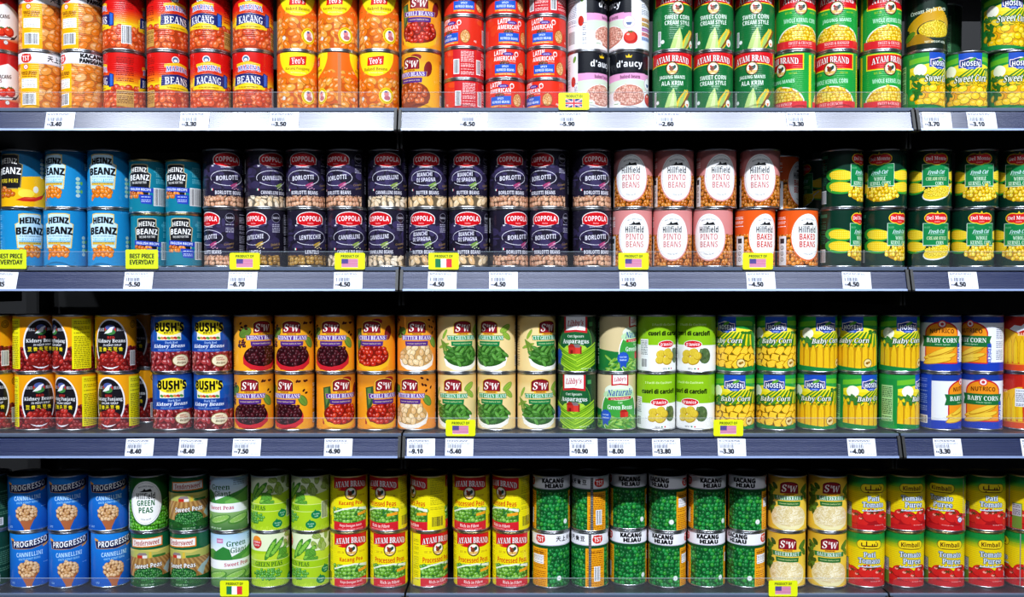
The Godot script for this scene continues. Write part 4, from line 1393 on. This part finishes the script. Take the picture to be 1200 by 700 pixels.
			for k in 5:
				E(38, 10 + k * 5.0, 2.6, 2.2, C("c4d8d0"))
				if k % 2: E(42.4, 10 + k * 5.0, 1.6, 2.2, C("68b04c"))
			bars(54, 40, 66, 58)
		"teal_bean":
			sheet(C("0f7890"))
			keystone("c8b88c", "15161c")
			T("HEINZ", 0, 11.4, 22, 6.2, C("f6f4f0"), "s", {"arc": 1.2})
			T("BEANZ", 0, 21.4, 29, 7.4, C("ffffff"), "s", {"arc": 0.8})
			T("THE ONE FOR TWO", 0, 28.6, 22, 3.0, C("f2f0ec"), "s", {"slope": 0.6})
			food(-6, 44, 14, 6, 5.0, 3.8, [C("d8701c"), C("e0842c"), C("c8601a")], true)
			P([-18, 33, 22, 36, 21, 42, -18, 39], C("2440b0"))
			T("ENGLISH RECIPE", 1, 37.4, 32, 3.4, C("ffffff"), "s", {"slope": -1.6})
			P([0, 44, 19, 45, 18, 57, 4, 56], C("2440b0"))
			lines(4, 47, 16, 54, C("c8d4f4"), 2.0)
			P([25, 40, 31, 42, 29, 48, 24, 46], C("e8e0e4"))
			E(28, 44, 2, 2, C("d43c3c"))
			E(24, 13, 3.6, 2.4, C("38a0b8"))
			bars(21, 36, 42, 58)
			lines(24, 8, 50, 28, C("60b4c4"), 2.2)
			lines(-62, 8, -34, 58, C("60b4c4"), 2.4)
		"green_kernel", "green_cream":
			sheet(C("073022"))
			cobs(-27, 1.0)
			cobs(30, -1.0)
			R(-16, 16, 18, 43, C("cfe8d4"))
			R(-15.4, 16.6, 17.4, 42.4, C("138044"))
			T("MADE", -11, 21, 7, 2.2, C("7cb88c"), "r")
			T("WITH", 13, 21, 6, 2.2, C("7cb88c"), "r")
			T("Fresh Cut", 1, 26, 20, 5.0, C("e4f0ff"), "r", {"lean": 1.8, "slope": 1.0})
			R(-8, 29.4, 10, 29.8, C("a8d0b0"))
			if d == "green_kernel":
				T("WHOLE", 1, 33.6, 14, 4.2, C("f4f8e8"), "r")
				T("KERNEL CORN", 1, 39, 26, 4.2, C("f4f8e8"), "r")
				E(3, 52, 20, 9, C("b8840c"))
				food(3, 51, 21, 9.6, 4.2, 3.5, [C("f4cc18"), C("f0bc0c"), C("f8dc40")], true, 180.0, 0.6)
			else:
				T("CREAM STYLE", 1, 34, 25, 3.8, C("f0ecc0"), "r")
				T("CORN", 4, 39.4, 10, 4.0, C("f4f8e8"), "r")
				L(18, 46, 26, 40, 1.4, C("c8ccd0"))
				E(2, 51.4, 18, 8, C("e8e8e4"), -14)
				E(2, 50.4, 17.2, 7.4, C("f0d024"), -14)
				food(2, 49.6, 16, 6.4, 2.6, 1.6, [C("f4d830"), C("e8c41c")], true, 90.0, 0.5)
			# tomato-shaped red shield
			for q in [[0.0, "f4d024"], [1.0, "d41c20"]]:
				var e: float = q[0]
				E(-6, 10, 8.4 - e, 6.4 - e, C(q[1]))
				E(7, 10, 8.4 - e, 6.4 - e, C(q[1]))
				E(0.5, 11, 9 - e, 7.0 - e, C(q[1]))
			P([-1.4, 5, 0.5, 1.4, 2.4, 5], C("f4d024"))
			T("Del Monte", 0.5, 9.6, 25, 4.6, C("ffffff"), "r", {"arc": 0.5})
			T("Quality", 0.5, 14.4, 7, 2.2, C("ffd8c8"), "r")
			bars(-58, 48, -47, 62)
			R(-60, 5, -44, 9, C("2c6c50"))
			lines(-60, 14, -46, 40, C("2c6c50"))
			lines(52, 10, 68, 60, C("2c6c50"))
		"kidney_oval":
			sheet(C("f0a010"))
			R(-75.4, 36, 75.4, 67, C("4c0c0c"))
			food(0, 53, 76, 15, 5.6, 4.2, [C("8c1a18"), C("a02420"), C("781414")], false, 120.0, 0.3)
			for k in 46:
				E(-74 + k * 3.3, 35, 2.2, rng.randf_range(0.6, 3.2), C("f0a010"))
			for k in [[0.0, "Kidney Beans", "RED", "IN HEAVY SYRUP"], [75.4, "Kacang Panjang", "MERAH", "DALAM SIRAP"]]:
				at(k[0], func():
					E(0, 33.5, 20.6, 30.5, C("f2f0f8"))
					E(0, 33.5, 18.8, 28.6, C("16141a"))
					E(0, 16.4, 6.8, 6.2, C("b83028"))
					E(0, 19, 6.2, 3.6, C("3c7c3c"))
					E(0, 13.6, 5.6, 3.4, C("4c5c9c"))
					P([-7.4, 21, -4, 17.6, 0, 13.4, 4.4, 11.8, 5.4, 13, 3, 15, 2, 19, -2, 20.4], C("f0eef4"))
					T("PEACE", -11.4, 16, 8.4, 3.6, C("e8e6ee"), "r")
					T("BRAND", 11.8, 16, 8.4, 3.6, C("e8e6ee"), "r")
					T(k[2], 1, 25.6, 9, 3.0, C("d82c24"), "s")
					T(k[1], 0, 30.2, 35, 5.8, C("ffffff"), "r")
					T(k[3], 2, 34.8, 22, 2.6, C("ffffff"), "s")
					hanzi("dou qing tian dou qing", -15.5, 37.6, 5.0, C("ecd41c"))
					E(0, 53, 16, 9, C("7c1816"))
					food(0, 52, 15.4, 8.0, 5.6, 4.2, [C("a8221c"), C("c03028"), C("8c1a18")], true, 120.0, 0.3))
			at(29, func():
				bars(-4.2, 43, 4.2, 60)
				E(0, 10, 4.6, 4.6, C("2c2010"))
				E(0, 10, 3.8, 3.8, C("d89414"))
				ring(0, 10, 2.2, 2.2, 0.6, C("2c2010")))
			at(-37.5, func():
				R(-12.5, 3, 12.5, 64, C("f0e414"))
				lines(-10, 6, 10, 62, C("8c8010"), 2.3))
		"blue_kidney":
			sheet(C("1450a8"))
			G(-75.4, 0, 75.4, 14, C("1c3c88"), C("1a64c0"))
			R(-75.4, 40, 75.4, 67, C("5c1014"))
			food(0, 55, 76, 15, 8.6, 4.8, [C("9c2c30"), C("b03c3c"), C("842024")], false, 140.0, 0.5)
			R(-75.4, 28, 75.4, 43, C("1450a8"))
			E(0, 14, 19, 9.6, C("e8d424"))
			R(-15, 12, 15, 29, C("f0ead0"))
			E(0, 13.6, 18, 9.4, C("f2dc28"))
			T("BUSH'S", 0, 13.0, 36, 10.6, C("100e08"), "s", {"out": C("100e08"), "ow": 0.35})
			T("BEST", 0, 20.0, 12, 2.4, C("3c3410"), "s")
			for k in 7:
				E(-12 + k * 4, 26.4, 2.4, 1.6, [C("4c8c3c"), C("d8843c"), C("c0342c")][k % 3], 20)
			P([-26, 31, 26, 29, 26, 42, -26, 42], C("123c90"))
			T("Dark Red", 3, 31.8, 15, 2.6, C("c8dcf8"), "r")
			T("Kidney Beans", 0, 36.6, 41, 6.0, C("ffffff"), "r", {"lean": 1.2, "slope": 0.8})
			T("FRIJOLES ROJOS OSCUROS", 0, 40.9, 28, 1.6, C("c8dcf8"), "r")
			E(15, 54, 11, 7.6, C("8c6c34"))
			E(15, 54, 10.2, 6.8, C("f0e4c0"))
			T("SIMPLE", 14, 50.6, 9, 1.9, C("a84030"), "s")
			T("FOOLPROOF", 15, 53, 11, 1.7, C("a84030"), "s")
			T("Recipes", 16, 57, 12, 3.4, C("4c3418"), "r", {"lean": 0.8})
			R(40, 30, 66, 66, C("1450a8"))
			lines(42, 32, 64, 52, C("c8dcf8"))
			bars(44, 54, 62, 63)
			lines(-64, 6, -36, 26, C("c8dcf8"))
		"asparagus":
			sheet(C("123c22"))
			E(0, 36, 23, 28, C("7cc040"))
			E(0, 35.6, 22.4, 27.4, C("1a5c30"))
			P([-21, 44, -12, 36, 0, 33.6, 12, 36, 21, 44, 14, 52, -14, 52], C("a8d43c"))
			P([-21, 46, 0, 40, 21, 46, 12, 54, -12, 54], C("5cac30"))
			for k in 26:
				var q := k % 2
				var y := 47.0 + (k / 2) * 1.7
				L(-30 if q else 30, y - 14 + (k % 5), 16 if q else -16, y + 9, 3.2, C("2c6010"))
				L(-30 if q else 30, y - 14.5 + (k % 5), 16 if q else -16, y + 8.5, 2.0, [C("94c424"), C("a8d430"), C("7cb020")][k % 3])
			R(-9, 36.6, 0, 45.6, C("c02c24"))
			P([-10, 37.6, -7, 33.6, -3, 33.6, 0.4, 37.6], C("a4241c"))
			R(0, 37, 6, 45.6, C("d43c30"))
			P([-3, 33.6, 5, 33.6, 6.6, 38, 0, 38], C("7c6c70"))
			R(6, 36, 8, 45.6, C("8c2820"))
			R(-6.4, 41, -3, 45.6, C("7c1814"))
			P([-15, 0, 15, 0, 15, 20.4, 0, 18.6, -15, 20.4], C("c8242c"))
			P([-12.4, 0, 12.4, 0, 12.4, 17.4, 0, 16.2, -12.4, 17.4], C("f6f4f4"))
			T("Libby's", 0, 9.0, 20, 9.6, C("b81c24"), "r", {"lean": 1.6, "slope": 1.2})
			T("Cut Spears", 0, 24.6, 21, 4.0, C("f0f4e8"), "r")
			T("Asparagus", 0, 30.8, 35, 6.8, C("ffffff"), "r", {"arc": 0.6})
			for k in 12:
				E(-26 + cos(k * TAU / 12) * 5.4, 47 + sin(k * TAU / 12) * 5.4, 1.7, 1.7, C("2450b0"))
			E(-26, 47, 5.4, 5.4, C("2858c0"))
			P([-30, 50, -22, 50, -22, 60, -26, 57, -30, 60], C("2450b0"))
			T("NET WT 15 OZ", 14, 63.6, 14, 1.8, C("d8e8c8"), "s")
			R(18, 7, 24, 12, C("3c8c4c"))
			R(36, 0, 75.4, 67, C("0e321c"))
			lines(40, 8, 66, 46, C("a0c4a0"))
			bars(44, 52, 60, 62)
			lines(-66, 8, -40, 60, C("a0c4a0"))
		"natural_green":
			sheet(C("ecdcb0"))
			for k in 9:
				R(-75.4, k * 7.4, 75.4, k * 7.4 + 0.5, C("c8b484"))
			for k in 40:
				R(rng.randf_range(-75, 70), rng.randf_range(0, 60), rng.randf_range(-70, 75), 0, C("d8c494"))
			P([-75.4, 37, -30, 43, 0, 45, 30, 43, 75.4, 37, 75.4, 67, -75.4, 67], C("1c7434"))
			E(0, 46, 25, 32, C("fdfdf8"))
			E(0, 46.4, 24, 31, C("3c9c3c"))
			E(0, 20, 20, 9, C("e4f0d8"))
			E(0, 25, 22, 7, C("bce0ac"))
			food(0, 60, 40, 8, 11, 2.6, [C("7cb43c"), C("94c850"), C("64a030")], false, 90.0, 0.3)
			P([-11, 0, 11, 0, 11, 14, 0, 12.6, -11, 14], C("c8242c"))
			P([-9, 0, 9, 0, 9, 12, 0, 10.8, -9, 12], C("f6f4f4"))
			T("Libby's", 0, 6.4, 15, 7, C("b81c24"), "r", {"lean": 1.4, "slope": 1.0})
			T("Naturals", 1, 22, 33, 8.4, C("1c48a0"), "r", {"lean": 2.0, "slope": 1.6})
			P([-15, 28.4, 15, 26.6, 15, 30, -15, 31.6], C("c8242c"))
			T("NO SALT NO SUGAR ADDED", 0, 29.2, 24, 1.6, C("ffffff"), "s", {"slope": 1.6})
			T("Cut", 0, 34.4, 6, 2.8, C("f0f8e8"), "r")
			T("Green Beans", 1, 39.8, 34, 5.4, C("ffffff"), "r")
			R(0, 45, 6, 52, C("c02c24"))
			P([-1, 46, 2, 43, 8, 43, 10, 46], C("a4241c"))
			R(6, 46, 11, 52, C("d43c30"))
			for k in 12:
				E(-19 + cos(k * TAU / 12) * 6, 51 + sin(k * TAU / 12) * 6, 1.9, 1.9, C("2450b0"))
			E(-19, 51, 6.2, 6.2, C("2858c0"))
			T("Farm Fresh", -19, 49.4, 9, 2.0, C("ffffff"), "s")
			T("Goodness!", -19, 53, 9, 2.0, C("ffffff"), "s")
			P([-23, 55, -15, 55, -15, 63, -19, 60.4, -23, 63], C("2450b0"))
			R(46, 6, 68, 64, C("e8e0c8"))
			lines(48, 8, 66, 46, C("6c6448"))
			bars(50, 50, 64, 61)
			R(-62, 2, -54, 64, C("1c6430"))
			lines(-61, 6, -55, 60, C("d8f0d0"), 2.0)
		"artichoke":
			sheet(C("f4f4f2"))
			R(-75.4, 0, 75.4, 35, C("8cc018"))
			for k in [0.0, 75.4]:
				at(k, func():
					T("I Facili da Cucinare", -1, 10, 36, 3.0, C("e4f4b8"), "s", {"slope": 0.6})
					T("cuori di carciofi", -1, 20.4, 46, 6.0, C("101a08"), "s", {"out": C("101a08"), "ow": 0.15})
					E(0, 34, 11.6, 4.8, C("f4f4f2"))
					E(0, 34, 10.8, 4.2, C("d41c24"))
					T("D'Amico", 0, 34, 17, 4.2, C("ffffff"), "s", {"slope": 0.8})
					E(15, 48, 8, 9.4, C("4c6838"))
					for i in 20:
						flower_leaf(15 + rng.randf_range(-6, 6), 48 + rng.randf_range(-7, 7), 2.4, 1.6, rng.randf_range(40, 140), C("6c8850").darkened(rng.randf() * 0.4))
					for e in [[-8, 46, 6, 5], [1, 44, 6, 5], [-9, 53, 6, 5], [1, 53.6, 7.4, 5.6], [6, 48, 5, 5]]:
						E(e[0], e[1], e[2], e[3], C("b8941c"), -15)
						E(e[0] - 0.6, e[1] - 0.6, e[2] * 0.86, e[3] * 0.84, C("e0c43c"), -15)
						for i in 4:
							L(e[0] - 3 + i * 2, e[1] - 3, e[0] - 2 + i * 1.4, e[1] + 3, 0.5, C("c8a824"))
					R(2, 63, 4, 64.6, C("18784a"))
					R(6, 63, 8, 64.6, C("d02030"))
					lines(-6, 63, 0, 64.4, C("8c8c8c"), 1.2))
			at(-30, func():
				R(-6, 28, 6, 64, C("eef0f0"))
				lines(-5, 30, 5, 48, C("6c7070"), 2.0)
				bars(-4, 52, 4, 62))
		"blue_corn":
			sheet(C("1c44b4"))
			R(-75.4, 8, 75.4, 56, C("eceef4"))
			R(-75.4, 0, 75.4, 8, C("1c3c98"))
			R(-75.4, 56, 75.4, 67, C("1c3cb0"))
			E(0, 21, 21, 14.4, C("c8202c"))
			R(-21, 20, 21, 58, C("c8202c"))
			E(0, 21.4, 19.4, 13, C("f0941c"))
			R(-19.4, 20, 19.4, 56.6, C("f0941c"))
			E(0, 9.6, 5, 4.6, C("d8302c"))
			E(0, 9.6, 3.8, 3.4, C("f4e8e8"))
			E(0, 9.6, 2, 1.8, C("c8303c"))
			T("NUTRICO", 0, 17.6, 29, 5.4, C("5c2408"), "s", {"arc": 0.8})
			for e in [[-4, 46, 20, 3.6, -18], [-2, 51, 21, 3.6, -14], [2, 42, 20, 3.4, -22], [-6, 55, 18, 3, -10]]:
				E(e[0], e[1], e[2], e[3], C("b87c10"), e[4])
				E(e[0], e[1] - 0.4, e[2] * 0.95, e[3] * 0.8, C("f0c83c"), e[4])
			P([-25, 24, 25, 24, 23, 30, 25, 37.4, -25, 37.4, -23, 30], C("1c6c34"))
			T("BABY CORN", 0, 29.2, 38, 5.4, C("ffffff"), "r")
			T("Whole Spears", 1, 34.6, 18, 2.0, C("d8f0d0"), "r", {"lean": 0.6})
			at(22, func():
				for k in 4:
					hanzi(["qing", "dou", "tian", "dou"][k], -2.4, 33 + k * 6.4, 5.6, C("1c44b4")))
			R(-75.4, 0, -40, 67, C("1c44b4"))
			lines(-62, 6, -46, 46, C("88a0e0"), 2.4)
			bars(-60, 52, -46, 60)
			R(30, 10, 44, 54, C("f2f2f6"))
			lines(31, 14, 43, 52, C("8088a0"), 1.8)
		"red_corn":
			sheet(C("d0321c"))
			R(-75.4, 56, 75.4, 67, C("e04c20"))
			R(-30, 16, 30, 56, C("f0b818"))
			for k in 9:
				var x := -28.0 + k * 7
				P([x - 3, 58, x - 2.6, 32, x, 24, x + 2.4, 32, x + 3, 58], C("c88c10"))
				P([x - 2.4, 58, x - 2.2, 33, x, 26, x + 1.8, 33, x + 2.2, 58], C("f0c41c"))
			P([-30, 14, 0, 26, 30, 14, 30, 0, -30, 0], C("c02418"))
			P([-22, 16, -16, 11, -8, 12, -2, 6, 4, 7, 0, 12, 6, 16, -6, 17, -12, 20], C("e8ecf4"))
			T("BABY CORN", 0, 21.6, 24, 3.6, C("ffe8d0"), "r")
			R(-75.4, 58.4, 75.4, 59.2, C("f0b818"))
			at(36, func():
				R(-14, 18, 14, 40, C("e8eaf0"))
				lines(-13, 20, 13, 39, C("787c8c"), 1.8))
		"dark_green":
			sheet(C("14402a"))
			lines(-60, 20, 60, 50, C("4c7c60"), 2.6)
			E(0, 30, 14, 9, C("1c5838"))
			E(-2, 20, 7, 8, C("9cb8c4"))
			E(0, 19, 5, 6, C("2c6c8c"))
			bars(22, 54, 34, 62)
			bars(-50, 54, -38, 62)
		"blue_cannellini":
			sheet(C("1878d4"))
			for k in 60:
				R(-75.4, k * 1.1, 75.4, k * 1.1 + 1.1, C("1c84e0").lerp(C("1454b4"), k / 60.0))
			P([-25, 9.6, 0, 9.4, 26, 4, 26, 14, 2, 19.6, -23, 19.4], C("c89048"))
			P([-24.4, 10, 0, 9.8, 25.4, 4.4, 25.4, 13.4, 2, 19, -22.4, 18.8], C("18204c"))
			P([-26, 6, -20, 8, -20, 10, -26, 9], C("f0a020"))
			P([16, 17, 24, 14, 22, 17, 16, 19], C("f0a020"))
			T("PROGRESSO", 1, 12.0, 43, 7.2, C("ffffff"), "s", {"slope": 5.6, "arc": -0.8})
			T("CANNELLINI", 0, 26.2, 32, 5.6, C("c4e6fa"), "s", {"slope": 1.6})
			T("WHITE KIDNEY BEANS", 0, 31.6, 26, 2.6, C("a4d4f4"), "s", {"slope": 1.2})
			E(-1, 46, 12.6, 11.4, C("7c4428"))
			P([-11, 51, 9, 51, 3, 64, 3, 67, -4, 67, -4, 64], C("b0643c"))
			food(-1, 45, 12, 10.6, 4.6, 3.2, [C("ddaa74"), C("d09a62"), C("e8bc8c")], true, 180.0)
			lines(17, 38, 24, 41, C("7cb4e8"), 1.8)
			lines(-24, 61, -19, 63, C("a4c8f0"), 1.4)
			R(36, 4, 70, 64, C("1a66bc"))
			lines(38, 7, 68, 50, C("c0dcf8"))
			bars(44, 53, 62, 62)
			lines(-68, 8, -38, 60, C("c0dcf8"))
		"sweet_peas":
			sheet(C("0f5c38"))
			R(-75.4, 20, 75.4, 30, C("d8c464"))
			P([-75.4, 22, -30, 24, -8, 20, 14, 24, 30, 20, 75.4, 22, 75.4, 34, -75.4, 34], C("b4b45c"))
			P([-75.4, 30, 75.4, 30, 75.4, 58, -75.4, 58], C("a87c44"))
			for k in 30:
				P([-75 + k * 5.2, 56, -72 + k * 5.2, 56, -36 + k * 2.5, 30, -37 + k * 2.5, 30], C("8c6030") if k % 2 else C("c09658"))
			R(-75.4, 54, 75.4, 67, C("144c24"))
			E(2, 52, 19, 10, C("144c24"))
			food(2, 53, 18, 9, 2.8, 2.5, [C("2c7430"), C("388838"), C("205c28")], true)
			for k in 20:
				flower_leaf(rng.randf_range(-34, 36), rng.randf_range(57, 65), 5, 2.2, rng.randf_range(-40, 40), C("2c6c2c").darkened(rng.randf() * 0.3))
			P([30, 54, 22, 47, 28, 40, 44, 34, 46, 37, 34, 44], C("9cb4b4"))
			R(-11, 26.4, -4, 30.6, C("c03024"))
			P([-12, 27, -8, 23.8, 0, 23.8, 2, 27], C("8c7c7c"))
			R(-4, 27, 2, 30.6, C("e8e0d8"))
			R(4, 23, 7, 30.6, C("d8b43c"))
			for k in 8:
				flower_leaf(10 + k * 2, 28.6, 2, 1.6, 0, C("3c7c34"))
			P([-21, 6.4, 21, 4.4, 21, 16.4, -21, 17.6], C("e87c1c"))
			P([-19.6, 7.6, 19.6, 5.8, 19.6, 15.0, -19.6, 16.2], C("f8f2ec"))
			T("Tendersweet", 0, 11.2, 34, 6.6, C("a82c24"), "r", {"lean": 0.8, "slope": 1.4})
			T("Sweet Peas", 2, 40, 36, 5.8, C("ffffff"), "s", {"slope": 1.8, "out": C("4c3418"), "ow": 0.4})
			T("NET WT 15 OZ", 2, 64, 16, 1.8, C("c8e0c0"), "s")
			R(50, 4, 72, 64, C("0e5232"))
			lines(52, 7, 70, 50, C("b8d8c0"))
			R(-70, 4, -48, 64, C("0e5232"))
			bars(-66, 48, -52, 60)
		"pale_peas":
			sheet(C("f0f4f8"))
			G(-75.4, 0, 75.4, 20, C("a8d0f0"), C("eaf4fb"))
			P([-75.4, 30, -30, 20, -6, 30, 20, 20, 45, 13, 75.4, 24, 75.4, 38, -75.4, 38], C("4c9440"))
			P([-30, 26, -14, 16, -6, 20, -2, 34, -30, 36], C("2f8038"))
			P([10, 30, 40, 17, 60, 24, 60, 36, 10, 36], C("6cac50"))
			R(-75.4, 33, 75.4, 44, C("f6f6f8"))
			T("Green", 3, 12.6, 26, 6.6, C("185c30"), "r", {"slope": 0.8})
			T("Giant", 6, 20.4, 22, 7.4, C("185c30"), "r", {"slope": 0.8})
			R(-23, 6, -14, 12, C("c87ca8"))
			T("SWEET", -18.5, 9, 7, 2, C("ffffff"), "s")
			T("Sweet Peas", 4, 38.4, 34, 5.0, C("b83c50"), "r", {"slope": 1.0})
			G(-75.4, 44, 75.4, 67, C("8cb46c"), C("44703c"))
			for k in 5:
				E(-50 + k * 26, 53, 15, 5.4, C("4c8434"), -14)
				E(-50 + k * 26, 52.4, 13, 3.8, C("a4c878"), -14)
				for j in 5:
					E(-59 + k * 26 + j * 4.6, 54.6 - j * 1.2, 2.6, 2.6, C("8cbc58"))
			T("NET WT 15 OZ", -4, 64, 18, 2.0, C("e8f4e0"), "s")
			lines(20, 4, 36, 9, C("7c94b0"), 2.4)
			R(44, 4, 68, 64, C("f2f4f4"))
			lines(46, 7, 66, 46, C("7c8c84"))
			bars(48, 50, 62, 61)
		"lime_peas":
			sheet(C("a8cc20"))
			R(-75.4, 0, 75.4, 22, C("e4ecc4"))
			P([-75.4, 20, -20, 26, 20, 24, 75.4, 16, 75.4, 36, -75.4, 36], C("bcd634"))
			for k in 16:
				flower_leaf(rng.randf_range(20, 60), rng.randf_range(2, 18), 6, 3.4, rng.randf_range(0, 120), C("8cac3c").lightened(rng.randf() * 0.3))
			for e in [[2, 20, 15, 3.6, -62], [10, 18, 15, 3.6, -50], [18, 24, 12, 3.4, -50]]:
				flower_leaf(e[0], e[1], e[2], e[3], e[4], C("4c9430"))
				for j in 5:
					var q := Vector2.from_angle(deg_to_rad(e[4])) * (-8.0 + j * 4.0)
					E(e[0] + q.x, e[1] + q.y, 2.2, 2.2, C("84c044"))
			for k in 10:
				flower_leaf(rng.randf_range(14, 26), rng.randf_range(20, 34), 5, 3, rng.randf_range(-60, 60), C("5ca034"))
			R(-75.4, 34, 75.4, 42.6, C("a0c81c"))
			R(-75.4, 33.4, 75.4, 34.2, C("d8e88c"))
			R(-75.4, 42.4, 75.4, 43.2, C("d8e88c"))
			T("GREEN PEAS", -1, 38.4, 37, 5.4, C("1c5424"), "r")
			food(-2, 51, 19, 6.6, 3.0, 2.8, [C("4c9c30"), C("5cac3c"), C("3c8828")], true)
			for k in 60:
				L(-75 + k * 2.5, 67, -74 + k * 2.5 + rng.randf_range(-1, 1), 62 + rng.randf_range(-2, 2), 0.9, C("c4dc3c"))
			E(-17, 12, 7.6, 7.4, C("c42c30"))
			E(-17, 8, 6.4, 4.6, C("f08c20"))
			R(-24, 9.4, -10, 14, C("d43038"))
			T("Golden", -17, 10.8, 11, 2.6, C("ffffff"), "r")
			T("Circle", -17, 14.6, 9, 2.6, C("ffffff"), "r")
			for e in [[40, 47], [33, 59]]:
				E(e[0], e[1], 6.6, 5.0, C("127a48"))
				P([e[0] - 6.6, e[1], e[0] - 1, e[1] - 7, e[0] + 2, e[1]], C("127a48"))
				T("No added", e[0], e[1] - 1, 8, 2.0, C("e0f4e0"), "s")
				T("salt", e[0], e[1] + 1.8, 5, 2.0, C("e0f4e0"), "s")
			bars(48, 32, 58, 52, C("dce8b4"))
			lines(-62, 6, -36, 30, C("4c6c20"), 2.2)
		"puree":
			sheet(C("f0d80c"))
			R(-75.4, 0, 75.4, 8, C("16883a"))
			for k in 9:
				R(-75.4, 8 + k * 1.4, 75.4, 9.4 + k * 1.4, C("16883a").lerp(C("f0d80c"), (k + 1) / 9.0))
			for k in 16:
				R(-75.4, 14 + k * 1.9, 75.4, 14.4 + k * 1.9, C("d0a814"))
			P([-75.4, 46, 75.4, 46, 75.4, 67, -75.4, 67], C("a0181c"))
			for k in 16:
				var x := -72.0 + k * 9.6
				var y := 48.5 + (k % 3) * 3.6
				var r := 8.6 + (k % 2) * 1.6
				E(x, y, r, r * 0.9, C("a81418"))
				E(x - 0.8, y - 0.8, r * 0.9, r * 0.78, C("d42420"))
				E(x - 3, y - 3.4, r * 0.26, r * 0.16, C("f49484"))
				for j in 6:
					L(x + 1, y - 4.4, x + 1 + cos(j * 1.05) * 4.4, y - 4.4 + sin(j * 1.05) * 2.6, 1.0, C("4c3c18"))
			R(-75.4, 60, 75.4, 67, C("c41c20"))
			for k in [[0.0, true], [75.4, false]]:
				at(k[0], func():
					for e in [[15.6, 5.6, "4c2c10"], [15.0, 5.0, "f2d41c"]]:
						E(-15.6 + 5, 14, e[1], e[1], C(e[2]))
						E(15.6 - 5, 14, e[1], e[1], C(e[2]))
						R(-10.6, 14 - e[1], 10.6, 14 + e[1], C(e[2]))
					var blue := C("274a74")
					if k[1]:
						T("Kimball", 0, 14, 24, 6.0, C("4a1c10"), "s")
						T("Tomato", 0, 26.6, 28, 6.6, C("f2f6fa"), "r", {"out": blue, "ow": 0.8})
						T("Puree", 2, 34.6, 23, 6.4, C("f2f6fa"), "r", {"out": blue, "ow": 0.8})
					else:
						for s in [[-10, 16, 10, 16], [-10, 16, -10, 12], [-4, 16, -4, 10], [3, 16, 3, 13], [6, 16, 6, 13], [10, 16, 10, 12]]:
							L(s[0], s[1], s[2], s[3], 1.4, C("4a1c10"))
						E(-7, 18.4, 0.8, 0.8, C("4a1c10"))
						E(8, 11, 0.8, 0.8, C("4a1c10"))
						T("Pati", 0, 26.6, 15, 6.6, C("f2f6fa"), "r", {"out": blue, "ow": 0.8})
						T("Tomato", 0, 34.6, 28, 6.6, C("f2f6fa"), "r", {"out": blue, "ow": 0.8})
					for q in [[1.9, blue], [0.9, C("f2f6fa")]]:
						L(-14, 42.4, 16, 41.4, q[0], q[1])
						for s in [-13, -9, -4, 1, 6, 9, 14]:
							L(s, 42, s + 0.6, 39.4 + absf(s) * 0.08, q[0] * 0.8, q[1])
					T("Net Weight 425g", 8, 60, 14, 1.6, C("ffe4e0"), "s"))
			for a in [-32.0, 43.0]:
				at(a, func():
					R(-8, 34, 4, 66, C("6c8c34"))
					R(-8, 35, 3, 50, C("b8b4bc"))
					lines(-7, 36.4, 2, 49, C("5c5864"), 1.9))
			seal(24, 53, 3.6, C("4c74a8"))
			for a in [30.0, -45.0]:
				R(a, 0, a + 1.2, 67, C("948c8c"))
